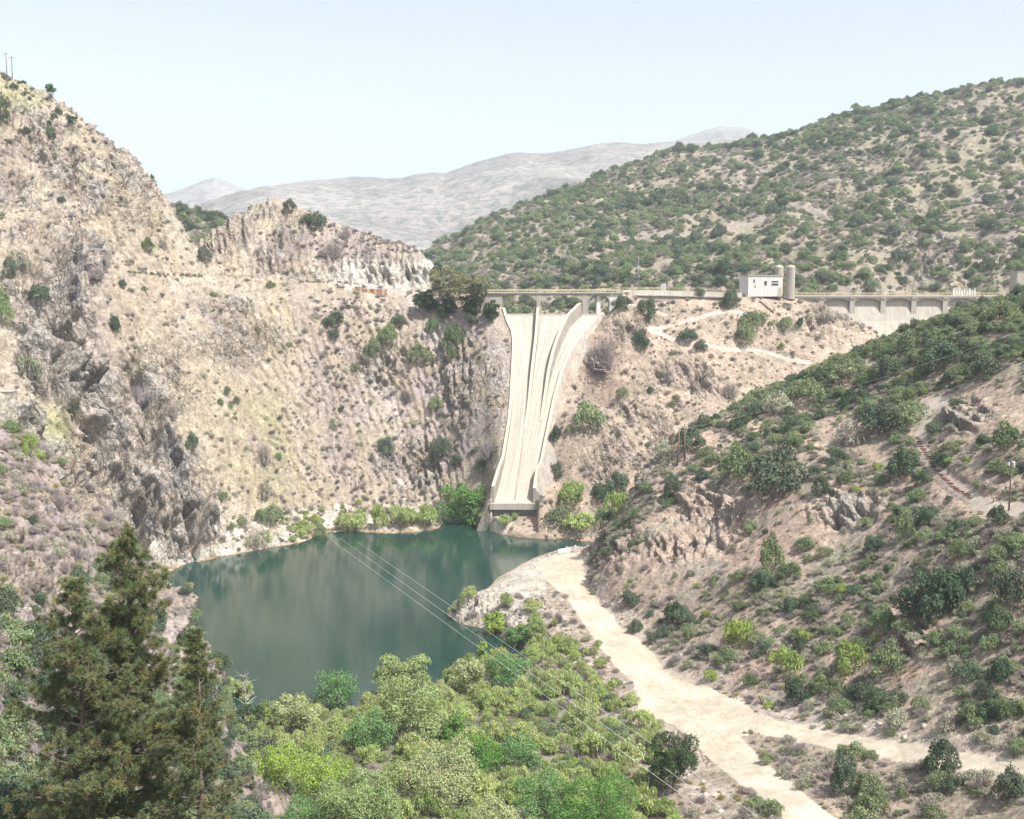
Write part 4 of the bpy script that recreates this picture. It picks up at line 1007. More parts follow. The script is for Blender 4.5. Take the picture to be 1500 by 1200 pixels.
# ------------------------------------------------------------------ trees
def limb(b, p, d, ln, r, rg, bend=.25, n=5, sides=5, grav=0.0):
    pts = [np.array(p, float)]; d = np.array(d, float); d /= np.linalg.norm(d)
    for i in range(n):
        d = d + rg.normal(size=3) * bend * .4 + np.array([0, 0, grav]); d /= np.linalg.norm(d); pts.append(pts[-1] + d * ln / n)
    b.tube(pts, [r * (1 - .85 * i / n) for i in range(n + 1)], sides, cap=False); return pts
def broadleaf(px, py, wpx, hpx, label, leaf, nleaf=9000, leafpx=1.3, seed=0, cat="tree", name="broadleaf_tree", trunk_frac=.28, lumps=26, Y=None, elong=1.1, group=None, flat=1.0):
    rg = np.random.default_rng(seed); p = foot(px, py) if Y is None else np.array(at_y(px, py, Y))
    if p is None: return
    W_m = wpx / FPX * p[1]; H_m = hpx / FPX * p[1]; Rm = W_m / 2; t = empty(name, tuple(p - (0, 0, .3)), label, cat, group)
    tb = MB(); zc = H_m * trunk_frac; L = []
    limb(tb, (0, 0, -.5), (.05, 0, 1), H_m * .6, max(.12, W_m * .03), rg, .12, 6, 8)
    for i in range(lumps):
        a = rg.uniform(0, 2 * math.pi); q = math.sqrt(rg.random()) * .72; e = rg.random()
        zz = zc + (H_m - zc) * (.12 + .68 * e * (1 - .45 * q * q)); rr = Rm * rg.uniform(.22, .42) * (1 - .25 * e)
        c = (q * Rm * math.cos(a), q * Rm * math.sin(a), zz); L.append((*c, rr))
        if i % 2 == 0: limb(tb, (0, 0, H_m * rg.uniform(.1, .4)), (c[0], c[1], c[2] - H_m * .25), np.linalg.norm(c) * .85, max(.05, W_m * .009), rg, .15, 4, 4)
    tb.build("trunk", M_bark, t, smooth=True)
    sz = leafpx / FPX * p[1]
    v, f = crown(rg, L, nleaf, sz, elong, jitter=.75, shell=.35, floor=H_m * .02)
    me = mesh_np("crown", v, f, [leaf], leaf_cols(rg, len(f), 4, .3, .07)); link("crown", me, t); BARE.append((p[0], p[1], Rm)); return t
def pine(base, H_m, Rb, label, seed, lean=(0, 0), n_limb=110, tuft=.55, top_bare=.03, blades=46, crown_from=.06):
    """ragged pine: bark trunk, many limbs carrying round needle tufts"""
    rg = np.random.default_rng(seed); t = empty("pine_tree", base, label, "pine tree")
    tb = MB(); K = 14; tr = [np.array([lean[0] * (k / K) ** 1.3 + .18 * math.sin(k * 1.1 + seed), lean[1] * (k / K) + .15 * math.cos(k * .9), H_m * k / K]) for k in range(K + 1)]
    tb.tube(tr, [max(.05, H_m * .015 * (1 - .93 * k / K)) for k in range(K + 1)], 10)
    T_ = []
    for i in range(n_limb):
        a_side = rg.uniform(0, 2 * math.pi)
        f = crown_from + (1 - crown_from - .01) * (i + rg.random()) / n_limb; k = min(int(f * K), K - 1); p = tr[k] + (tr[k+1] - tr[k]) * (f * K - k)
        prof = (1 - f) ** .6 * (1.0 + .28 * math.sin(f * 19 + seed + a_side * 2) + .2 * math.sin(f * 43)) ; a = a_side; ln = max(.4, Rb * prof * rg.uniform(.55, 1.15))
        d = (math.cos(a), math.sin(a), .10 + .75 * f + rg.normal() * .12)
        pts = limb(tb, p, d, ln, .035 + .012 * ln, rg, .28, 6, 5, grav=.045)
        side = max(2, int(ln * 1.9))
        for s in range(side):
            u = rg.uniform(.5, 1.0); q = pts[min(int(u * 6), 5)]; off = rg.normal(size=3) * ln * .17; off[2] = abs(off[2]) * .55; e = q + off
            tb.tube([q, (q + e) / 2 + (0, 0, -.03), e], [.028, .02, .012], 3, cap=False); T_.append(e)
            if rg.random() < .5: T_.append(e + rg.normal(size=3) * .30)
        T_.append(pts[-1])
    for k in range(6): T_.append(tr[-1] + rg.normal(size=3) * .22 - (0, 0, k * .18))
    tb.build("trunk", M_pinebark, t, smooth=True)
    C_ = np.array(T_); n = len(C_); m = n * blades; ci = np.repeat(np.arange(n), blades); d = rnd_dirs(rg, m); d[:, 2] += .55; d /= np.linalg.norm(d, axis=1, keepdims=True)
    ts = tuft * rg.uniform(.65, 1.25, n)[ci]; o = C_[ci] + d * (ts * .15)[:, None]; tip = C_[ci] + d * (ts * rg.uniform(.7, 1.0, m))[:, None]
    s = np.cross(d, rnd_dirs(rg, m)); s /= np.linalg.norm(s, axis=1, keepdims=True) + 1e-9; wd = .020
    V = np.stack([o - s * wd, o + s * wd, tip + s * wd * .4, tip - s * wd * .4], 1).reshape(-1, 3); F = np.arange(4 * m).reshape(m, 4)
    tc = 1 + rg.uniform(-.25, .3, (n, 1)) + rg.normal(size=(n, 3)) * .05; brown = rg.random(n) < .22; tc[brown] *= np.array([1.28, 1.08, 1.0])
    c = np.repeat(tc[ci] * (1 + rg.uniform(-.2, .2, (m, 1))), 4, 0)
    link("crown", mesh_np("crown", V, F, [M_needle], np.clip(c, .2, 2.6)), t); return t
if HAVE:
    M_bark = noisy("tree_bark", (.20, .16, .13), scale=2, amp=.3, bump=.02); M_pinebark = noisy("pine_bark", (.17, .13, .105), scale=4, amp=.35, bump=.02)
    M_needle = leaf_material("pine_needles", (.155, .180, .085), None, .25, .0)
    LM = lambda nm, c, tr=.3: leaf_material(nm, c, None, tr, .0)
    L_fresh, L_dark, L_olive, L_will, L_lime, L_blue = LM("sycamore_leaves", (.14, .27, .07)), LM("live_oak_leaves", (.080, .115, .058)), LM("eucalyptus_leaves", (.24, .24, .14)), LM("willow_tree_leaves", (.32, .39, .17)), LM("young_maple_leaves", (.29, .40, .09)), LM("alder_leaves", (.16, .28, .11))
    # left foreground pines
    def pbase(px, Y, py_top, H_):
        top = np.array(at_y(px, py_top, Y)); return (top[0], Y, top[2] - H_)
    pine(pbase(172, 84, 783, 25), 25.0, 6.6, "tallest dark ragged pine in the lower left corner", 3, lean=(.8, 0), n_limb=165, tuft=.50, blades=75)
    pine(pbase(112, 80, 852, 21), 21.0, 5.4, "second pine with a lower top left of the tallest pine", 5, lean=(-.3, 0), n_limb=125, tuft=.48, blades=75)
    pine(pbase(284, 78, 926, 18), 18.0, 3.5, "slim pine in front of the lake right of the tallest pine", 9, lean=(.2, 0), n_limb=120, tuft=.40, blades=70)
    # lakeside and bridge trees
    broadleaf(679, 772, 90, 80, "big round bright green tree on the far shore left of the spillway outlet", L_fresh, 12000, 1.5, 21, trunk_frac=.02, lumps=34)
    G2 = "trees clustered at the left end of the bridge"
    broadleaf(655, 462, 62, 74, "olive green eucalyptus left of the bridge, taller left one", L_olive, 9500, 1.4, 31, trunk_frac=.36, lumps=22, group=G2, name="eucalyptus_tree")
    broadleaf(700, 462, 58, 66, "olive green eucalyptus right next to the bridge end", L_olive, 9000, 1.4, 32, trunk_frac=.36, lumps=20, group=G2, name="eucalyptus_tree")
    broadleaf(624, 457, 42, 40, "dark green oak at the left of the bridge tree cluster", L_dark, 5200, 1.3, 33, trunk_frac=.05, group=G2, name="oak_tree")
    broadleaf(655, 466, 36, 32, "dark green oak in the middle under the eucalyptus trees", L_dark, 4200, 1.3, 34, trunk_frac=.05, group=G2, name="oak_tree")
    broadleaf(692, 464, 44, 38, "dark green oak under the right eucalyptus", L_dark, 4800, 1.3, 35, trunk_frac=.05, group=G2, name="oak_tree")
    broadleaf(720, 470, 34, 34, "dark oak leaning over the top of the left spillway wall", L_dark, 3800, 1.3, 36, trunk_frac=.05, group=G2, name="oak_tree")
    broadleaf(641, 404, 18, 22, "small dark tree against the white rock cut", L_dark, 1500, 1.2, 37, trunk_frac=.1, Y=486, group=G2, name="oak_tree")
    broadleaf(75, 146, 20, 24, "small flat topped tree on the left skyline", L_blue, 1300, 1.1, 38, trunk_frac=.45, lumps=12, Y=480, name="skyline_tree")
    broadleaf(986, 1163, 88, 122, "tall dark oak standing left of the main dirt road at the bottom", L_dark, 15000, 1.5, 41, trunk_frac=.08, lumps=36, name="oak_tree")
    # valley trees, near the viewpoint
    rows = [(600, 1085, 120, 110, L_will, "pale green willow tree in the middle of the valley brush"), (745, 1010, 80, 70, L_blue, "blue green bush tree by the dark hollow near the lake"), (490, 1040, 84, 66, L_blue, "round blue green tree at the lake edge"),
            (590, 1030, 92, 92, L_will, "tall olive willow whose top reaches over the water"), (690, 1015, 70, 66, L_will, "soft willow tree left of the yellow sapling"), (708, 975, 20, 48, L_lime, "narrow yellow green sapling near the spit"),
            (400, 1150, 100, 78, L_lime, "bright yellow green maple beside the slim pine"), (470, 1165, 104, 76, L_lime, "bright yellow green maple, right one of two"), (365, 1075, 52, 60, L_dark, "dark green small tree behind the bright maple"),
            (664, 1090, 40, 56, L_fresh, "small saturated green tree in the pale brush"), (640, 1175, 150, 110, L_will, "broad pale willow at the bottom middle"), (530, 1225, 150, 120, L_will, "broad pale willow at the bottom left of the middle"),
            (880, 1230, 150, 120, L_fresh, "leafy green tree at the bottom edge left of the tall oak"), (800, 1215, 110, 110, L_blue, "blue green tree at the bottom edge, left of the leafy green one"), (760, 1130, 84, 64, L_blue, "low blue green tree in the brush right of the middle"),
            (350, 1040, 60, 62, L_will, "yellowish willow between the slim pine and the lake"), (430, 1075, 84, 70, L_will, "mottled willow tree near the lake left of the middle"), (540, 1105, 90, 76, L_blue, "mid green tree right of the bright maples"),
            (700, 1140, 90, 80, L_fresh, "green tree right of the middle of the brush"), (760, 950, 46, 44, L_blue, "green tree at the root of the rocky spit"), (725, 930, 40, 42, L_lime, "pale yellow green bush tree on the rocky spit"),
            (440, 1230, 110, 80, L_blue, "dull green tree at the bottom edge left"), (720, 1235, 100, 80, L_will, "silvery willow at the bottom edge middle")]
    L_pale = LM('pale_willow_leaves', (.36, .40, .20)); L_mid = LM('mid_willow_leaves', (.27, .35, .15))
    for i, (px, py, w_, h_, lf, lab) in enumerate(rows):
        lf2 = [L_will, L_pale, L_mid][i % 3] if lf is L_will else lf
        broadleaf(px, py, w_, h_, lab, lf2, int(2600 + w_ * h_ * .75), 1.45, 60 + i, trunk_frac=.04, lumps=30, name={L_will: "willow_tree", L_lime: "maple_tree", L_dark: "oak_tree"}.get(lf, "alder_tree"), elong=1.7 if lf is L_will else 1.1)
    # bare white dead tree by the slim pine
    p = foot(362, 1062)
    if p is not None:
        rg = np.random.default_rng(5); b = MB(); t = empty("dead_tree", tuple(p), "bare whitish dead tree right of the slim pine", "dead tree"); tr = limb(b, (0, 0, -.3), (0, 0, 1), 10.5, .16, rg, .12, 7, 6)
        for k in range(34):
            q = tr[2 + k % 6]; a = rg.uniform(0, 6.28); pts = limb(b, q, (math.cos(a), math.sin(a), .8), rg.uniform(1.2, 3.2), .05, rg, .4, 5, 4)
            limb(b, pts[3], rnd_dirs(rg, 1)[0] + (0, 0, .7), 1.1, .025, rg, .4, 3, 3)
        b.build("trunk", noisy("bleached_wood", (.48, .43, .38), bump=0), t)
if HAVE:
    ML = {
        'oak':    [leaf_material("oak_leaves", (.090, .145, .088), (.13, .155, .11), .25, .25)],
        'green':  [leaf_material("green_leaves", (.17, .245, .125), (.235, .28, .165), .3, .3)],
        'lime':   [leaf_material("lime_leaves", (.36, .43, .11), (.29, .38, .13), .35, .2)],
        'sage':   [leaf_material("sage_leaves", (.34, .38, .25), (.39, .38, .31), .25, .25), leaf_material("sage_stems", (.36, .31, .29), None, .1, .2)],
        'dry':    [leaf_material("dry_leaves", (.29, .25, .245), (.34, .30, .24), .2, .25), leaf_material("dry_twigs", (.34, .29, .30), (.38, .33, .29), .1, .25)],
        'straw':  [leaf_material("straw_blades", (.43, .37, .21), (.36, .345, .17), .3, .2)],
        'willow': [leaf_material("willow_leaves", (.31, .42, .14), (.41, .47, .20), .35, .25), leaf_material("willow_stems", (.32, .27, .22), None, .1, .2)],
        'rock':   [noisy("boulder_stone", (.42, .375, .33), scale=.9, amp=.3, bump=.1)],
    }
    ML['sage_dark'] = ML['sage']
    KINDS = ['oak', 'green', 'lime', 'sage', 'dry', 'straw', 'willow', 'rock']
    NV = {'oak': 4, 'green': 4, 'lime': 2, 'sage': 4, 'dry': 3, 'straw': 2, 'willow': 4, 'rock': 3}
    KNAME = {'oak': 'evergreen_shrub', 'green': 'leafy_shrub', 'lime': 'lime_shrub', 'sage': 'sagebrush', 'dry': 'dry_shrub', 'straw': 'grass_tuft', 'willow': 'willow_bush', 'rock': 'boulder'}
    KCAT = {'rock': 'boulder', 'straw': 'grass tuft', 'willow': 'bush', 'sage': 'bush'}
    PROTO, FIRST = {}, {}
    for ki, k in enumerate(KINDS):
        for j in range(NV[k]):
            v, f, c, mi = shrub_mesh(k, 1000 + ki * 17 + j); PROTO[(k, j)] = mesh_np(KNAME[k], v, f, ML[k], c, midx=mi)
    rng = np.random.default_rng(7); random.seed(7)
    def place(kind, p, rx, rz, label, group=None, var=None, name=None):
        var = int(rng.integers(NV[kind])) if var is None else var
        o = link(name or KNAME[kind], PROTO[(kind, var)], loc=tuple(p), rz=float(rng.uniform(0, 6.28))); o.scale = (rx, rx * float(rng.uniform(.9, 1.1)), rz)
        tag(o, label, KCAT.get(kind, 'shrub'), group); FIRST.setdefault((kind, var), o); return o
    def shrub(px, py, wpx, hpx, kind, label, group=None, sink=.08):
        """a shrub whose foot shows at a photograph pixel"""
        p = foot(px, py)
        if p is None: return
        r = wpx / 2 / FPX * p[1] * 1.04; hz = hpx / FPX * p[1] / {'oak': 1.05, 'green': 1.0, 'willow': 1.45}.get(kind, .95)
        p[2] -= sink * hz; place(kind, p, r, max(hz, r * .45), label, group); BARE.append((p[0], p[1], r))
    for row in [
      # right-hand slope and the roadside, near to far
      (985, 915, 42, 38, 'oak', "round dark shrub alone just above the bend of the dirt road"),
      (1237, 1162, 52, 66, 'oak', "dark upright shrub between the two dirt roads, left of the bright green one"),
      (1283, 1192, 62, 44, 'green', "bright green low shrub at the bottom edge between the two dirt roads"),
      (1380, 1136, 58, 62, 'oak', "rounded dark green shrub overlapping the lower edge of the side road"),
      (1478, 1176, 58, 58, 'oak', "dark rounded shrub below the side road near the right photo edge"),
      (1132, 725, 108, 78, 'oak', "very wide dark scrub oak overhanging the bare pink bank"),
      (1085, 700, 60, 50, 'green', "mid green shrub left of the wide scrub oak"),
      (1200, 728, 34, 34, 'oak', "small dark round bush right of the wide scrub oak"),
      (1130, 835, 44, 62, 'green', "leafy bright shrub at the right edge of the bare bank"),
      (1175, 810, 34, 28, 'green', "leafy green bush beside a pale boulder on the right slope"),
      (1332, 790, 32, 50, 'green', "upright green shrub in the middle of the sage slope"),
      (1374, 900, 88, 78, 'oak', "large dark purple green shrub on the right slope, upper one of its clump"),
      (1345, 900, 60, 46, 'oak', "dark shrub at the left foot of the large purple green shrub"),
      (1400, 880, 66, 60, 'oak', "dark shrub right behind the large purple green shrub"),
      (1295, 925, 42, 44, 'green', "dark green bush below the large purple green shrub"),
      (1485, 890, 62, 70, 'oak', "tall dark shrub cut by the right photo edge"),
      (1470, 925, 50, 40, 'green', "glossy green shrub in front of the tall dark shrub at the right edge"),
      (1452, 955, 36, 28, 'green', "small bright green shrub left below the shrubs at the right edge"),
      (1468, 1000, 44, 42, 'oak', "dark round shrub on the straw coloured gully, upper of two"),
      (1440, 1024, 36, 32, 'oak', "dark round shrub on the straw coloured gully, lower of two"),
      (1300, 992, 62, 58, 'green', "tall leafy shrub above the side road with a brownish top"),
      (1240, 985, 58, 52, 'lime', "yellow green shrub left of the tall leafy shrub above the side road"),
      (1158, 990, 56, 46, 'lime', "pale yellow green bush above the road junction"),
      (1085, 945, 54, 46, 'lime', "pale lime bush on the sage slope above the dirt road"),
      (1160, 1032, 44, 46, 'oak', "olive brown shrub on the bank right above the side road start"),
      (1220, 1020, 40, 30, 'green', "low green shrub on the bank above the side road"),
      (1262, 1026, 36, 36, 'oak', "dark small shrub on the bank above the side road"),
      (1313, 1066, 44, 34, 'sage', "grey green bush near the rubble above the side road"),
      (1400, 985, 36, 30, 'sage', "round pale grey bush alone on the straw coloured gully"),
      (1388, 1070, 40, 36, 'sage', "blue grey bush just above the side road near the dark round shrub"),
      (1466, 770, 36, 32, 'oak', "dark green bush under the utility pole"),
      (1325, 700, 54, 46, 'oak', "dark shrub with a black shadow left of the timber steps"),
      (1350, 712, 36, 28, 'oak', "small dark shrub touching the left side of the timber steps"),
      (1296, 630, 70, 50, 'oak', "dark shrub clump above the timber steps, left one"),
      (1340, 622, 56, 44, 'green', "green shrub clump above the timber steps, right one"),
      (1245, 650, 50, 40, 'sage', "grey green bush between the red bare patches on the ridge"),
      (1480, 660, 50, 42, 'green', "bright green shrub behind the utility pole top"),
      (1438, 555, 60, 46, 'oak', "dense dark shrub high on the right ridge"),
      (1385, 540, 66, 46, 'oak', "dark brown green shrub on the right ridge crossed by the thin wire"),
      (1470, 470, 60, 36, 'green', "green shrub on the ridge crest near the end tower"),
      (1330, 520, 54, 40, 'green', "green shrub on the ridge crest below the dam face"),
      (1300, 555, 44, 34, 'oak', "dark shrub on the ridge just left of the small bare patch"),
      (1240, 560, 50, 34, 'green', "green shrub on the ridge crest left of the dam face"),
      (1185, 590, 56, 36, 'green', "green shrub low on the ridge crest"),
      (1140, 605, 52, 38, 'sage', "grey green bush on the ridge crest left part"),
      (1010, 660, 50, 40, 'oak', "olive bush right behind the brown twin poles"),
      (972, 668, 34, 28, 'sage', "grey bush just left of the brown twin poles"),
      (985, 730, 30, 38, 'oak', "brownish upright bush below the brown twin poles"),
      # by the lake under the ridge
      (905, 722, 40, 34, 'oak', "deep green bush in the gully right of the spillway foot, upper one"),
      (880, 735, 34, 30, 'oak', "deep green bush in the gully right of the spillway foot, left one"),
      (835, 745, 60, 46, 'lime', "feathery lime willow right of the spillway outlet"),
      (815, 772, 44, 34, 'green', "green bush hanging over the water right of the outlet"),
      (850, 778, 60, 34, 'willow', "pale willow bush hanging over the water below the gully"),
      (884, 772, 44, 40, 'green', "blue green bush at the water where the ridge meets the lake"),
      (905, 752, 44, 38, 'lime', "yellow green bush in the gully above the lake"),
      # hill between spillway and dam
      (858, 627, 52, 42, 'green', "wide mid green shrub beside the middle of the spillway"),
      (815, 646, 20, 24, 'oak', "small dark bush right against the spillway wall"),
      (815, 700, 24, 26, 'oak', "small dull bush low beside the spillway wall"),
      (877, 545, 62, 52, 'dry', "big mauve brown shrub at the upper right of the spillway"),
      (912, 452, 34, 20, 'oak', "dark green shrub by the pale hut roof near the bridge end"),
      (943, 468, 34, 34, 'oak', "rounded green shrub right of the pale track near the bridge end"),
      (935, 513, 30, 32, 'oak', "solitary dark shrub on the bare hill below the footpath fork"),
      (1008, 500, 34, 20, 'oak', "flat dark shrub between the two footpaths"),
      (1026, 514, 24, 16, 'oak', "small dark shrub below the flat dark one on the lower footpath"),
      (1026, 438, 20, 18, 'oak', "small round tree-like shrub against the white crest wall"),
      (1071, 452, 30, 34, 'oak', "dark tall shrub against the crest wall left of the white building"),
      (1108, 480, 52, 28, 'green', "green shrub clump on the bare hill below the white building, upper one"),
      (1090, 503, 28, 38, 'green', "green shrub clump on the bare hill below the white building, lower one"),
      (1152, 483, 26, 22, 'green', "bright green bush on the bare hill right below the round towers"),
      (1171, 481, 14, 18, 'oak', "small dark bush touching the bright one below the round towers"),
      (1143, 512, 12, 11, 'green', "tiny ball shaped bush on the bare hill"),
      (1207, 470, 28, 18, 'sage', "olive bush beside the left end of the dam"),
      (1068, 582, 28, 26, 'dry', "grey mauve bush on the lower bare hill"),
      (914, 582, 16, 18, 'green', "small green bush low on the bare hill, left of two"),
      (953, 578, 14, 14, 'oak', "small dull bush low on the bare hill, right of two"),
      # left wall and shoreline
      (396, 770, 50, 34, 'green', "bright green bush on the lake shore at the gully foot"),
      (372, 802, 34, 26, 'sage', "blue grey bush at the lake edge"),
      (356, 772, 20, 18, 'green', "small green bush just above the lake edge"),
      (378, 766, 20, 22, 'green', "small blue green bush left of the bright shore bush"),
      (470, 789, 26, 24, 'green', "green shore bush where the power lines begin"),
      (445, 780, 38, 22, 'willow', "dull willow bush left of the green shore bush at the power lines"),
      (515, 778, 46, 34, 'willow', "pale willow on the far shore right of the power lines"),
      (555, 775, 28, 40, 'lime', "pointed lime green bush on the far shore"),
      (590, 772, 44, 34, 'willow', "yellowish willow on the far shore in the middle"),
      (625, 770, 40, 38, 'willow', "pale willow on the far shore left of the big round tree"),
      (648, 768, 32, 40, 'green', "green bush touching the left side of the big round tree"),
      (385, 680, 28, 36, 'dry', "brown and green bush in the gully above the lake"),
      (385, 730, 26, 32, 'sage', "grey green bush in the gully above the shore"),
      (405, 674, 12, 12, 'green', "tiny green bush beside the brown gully bush"),
      (329, 735, 18, 16, 'green', "little green bush under the grey rock face"),
      (285, 660, 22, 28, 'oak', "dark bush against the shaded rock ribs"),
      (203, 590, 28, 30, 'dry', "grey round bush on the pale rock slope"),
      (245, 613, 30, 28, 'dry', "mauve brown bush on the pale rock slope"),
      (170, 490, 18, 34, 'oak', "narrow dark bush at the top of the shaded rock ribs"),
      (140, 408, 30, 22, 'dry', "dusky bush above the shaded rock ribs"),
      (55, 440, 34, 26, 'oak', "dark bush overhanging the first shaded rock rib"),
      (32, 395, 38, 34, 'sage', "grey green bush at the upper left, right one of its clump"),
      (10, 405, 24, 28, 'oak', "dark bush at the upper left photo edge"),
      (5, 475, 30, 60, 'green', "tall green bush at the left photo edge beside the rocks"),
      (38, 556, 52, 50, 'sage', "large blue grey bush above the dark cleft at the left"),
      (178, 422, 14, 14, 'oak', "small round bush above the pale scree, left side"),
      (216, 368, 24, 20, 'green', "bright green bush on the road bank, left one of two"),
      (238, 364, 16, 16, 'sage', "greyish bush on the road bank, right one of two"),
      (296, 383, 24, 26, 'oak', "dark round bush on the saddle beside the road"),
      (332, 578, 12, 12, 'green', "small green bush on the straw slope, uppermost of four"),
      (320, 594, 12, 12, 'green', "small green bush on the straw slope, leftmost of four"),
      (345, 592, 13, 12, 'green', "small green bush on the straw slope, rightmost of four"),
      (337, 600, 10, 10, 'green', "small green bush on the straw slope, lowest of four"),
      (492, 480, 38, 26, 'oak', "dark greyish shrub high on the left wall under the white cut"),
      (488, 497, 22, 16, 'oak', "dark small shrub just below the greyish shrub on the left wall"),
      (570, 502, 34, 30, 'green', "bright green leafy shrub on the mauve slope"),
      (546, 520, 26, 26, 'green', "green shrub leaning by the dark rock hole"),
      (583, 480, 30, 22, 'oak', "dusky shrub behind the bright green leafy one"),
      (521, 545, 15, 15, 'green', "small green bush on the grey outcrop"),
      (662, 512, 38, 44, 'green', "green shrub beside the small pale rock spike"),
      (663, 525, 16, 20, 'green', "bright green foot of foliage under the pale rock spike shrub"),
      (614, 530, 40, 28, 'green', "light green shrub streak left of the pale rock spike"),
      (635, 486, 24, 22, 'green', "green bush above the pale rock spike"),
      (693, 478, 18, 18, 'oak', "small dark bush below the trees at the bridge, right one"),
      (595, 590, 26, 24, 'dry', "dark mottled bush in the middle of the mauve slope"),
      (638, 600, 28, 22, 'green', "green bush in the middle of the mauve slope"),
      (562, 667, 28, 30, 'oak', "dark bush low on the mauve slope, left"),
      (648, 670, 34, 34, 'oak', "dark olive bush low on the mauve slope, middle"),
      (671, 682, 26, 20, 'oak', "flat dark bush low on the mauve slope beside the olive one"),
      (716, 670, 30, 34, 'dry', "brown bush close to the left spillway wall"),
      (705, 692, 22, 20, 'oak', "black green bush close to the left spillway wall foot"),
      (461, 335, 40, 28, 'oak', "blue green shrub on the right shoulder of the pale knoll"),
      (423, 308, 22, 16, 'oak', "small dark shrub near the top of the pale knoll"),
      (505, 350, 26, 18, 'dry', "mauve shrub on the knoll ridge"),
      (488, 382, 34, 26, 'dry', "dusky shrub above the white rock cut"),
      (377, 375, 14, 14, 'dry', "small grey bush on the front of the pale knoll"),
      (90, 298, 14, 12, 'oak', "small dark bush in the middle of the upper left hill"),
      (75, 205, 16, 20, 'oak', "green bush high on the upper left hill"),
      (5, 185, 26, 50, 'oak', "dark green shrub clump at the left photo edge on the upper hill"),
      (216, 267, 10, 10, 'oak', "tiny dark bush on the skyline of the upper left hill"),
      (45, 670, 30, 40, 'lime', "yellow green bush patch on the near left slope"),
      (85, 745, 30, 26, 'dry', "mauve bush on the near left slope"),
      (47, 770, 14, 18, 'oak', "small dark bush by a flat boulder on the near left slope"),
      (103, 820, 28, 24, 'dry', "mauve twiggy bush just left of the tall pine top"),
      (170, 765, 24, 22, 'sage', "olive bush on the rocks above the tall pine top"),
      (20, 945, 60, 50, 'green', "green shrub at the left photo edge beside the pines"),
      (15, 895, 50, 46, 'green', "tall green shrub behind the left edge shrub"),
      # peninsula
      (677, 892, 16, 22, 'green', "small green bush at the tip of the rocky spit"),
      (690, 905, 18, 14, 'dry', "pale dry tuft on the rocky spit"),
      (818, 912, 16, 18, 'dry', "lone dark twiggy bush left of the dirt road"),
      (900, 1006, 24, 16, 'green', "small yellow green bush at the road corner"),
      (945, 420, 10, 9, 'oak', "tiny dark bush behind the crest wall railing"),
      ]:
        shrub(*row)
    # hedge row planted along the upper road edge: one plant at a time
    for k in range(24):
        if k in (6, 13, 15): continue
        px = 187 + k * 4.7; p = foot(px, 400.5 + k * .25)
        if p is not None:
            p[2] -= .1; place('green', p, 2.6 / FPX * p[1], 1.1, "small round green plant in the hedge row along the upper road", "hedge plants along the upper road", name="hedge_plant")
    for k in range(9):
        px = 440 + k * 4.2; p = foot(px, 413.5 + k * .2)
        if p is not None: p[2] -= .1; place('green', p, 2.5 / FPX * p[1], .9, "small green plant on the road edge below the pale knoll", "plants below the pale knoll", name="hedge_plant")

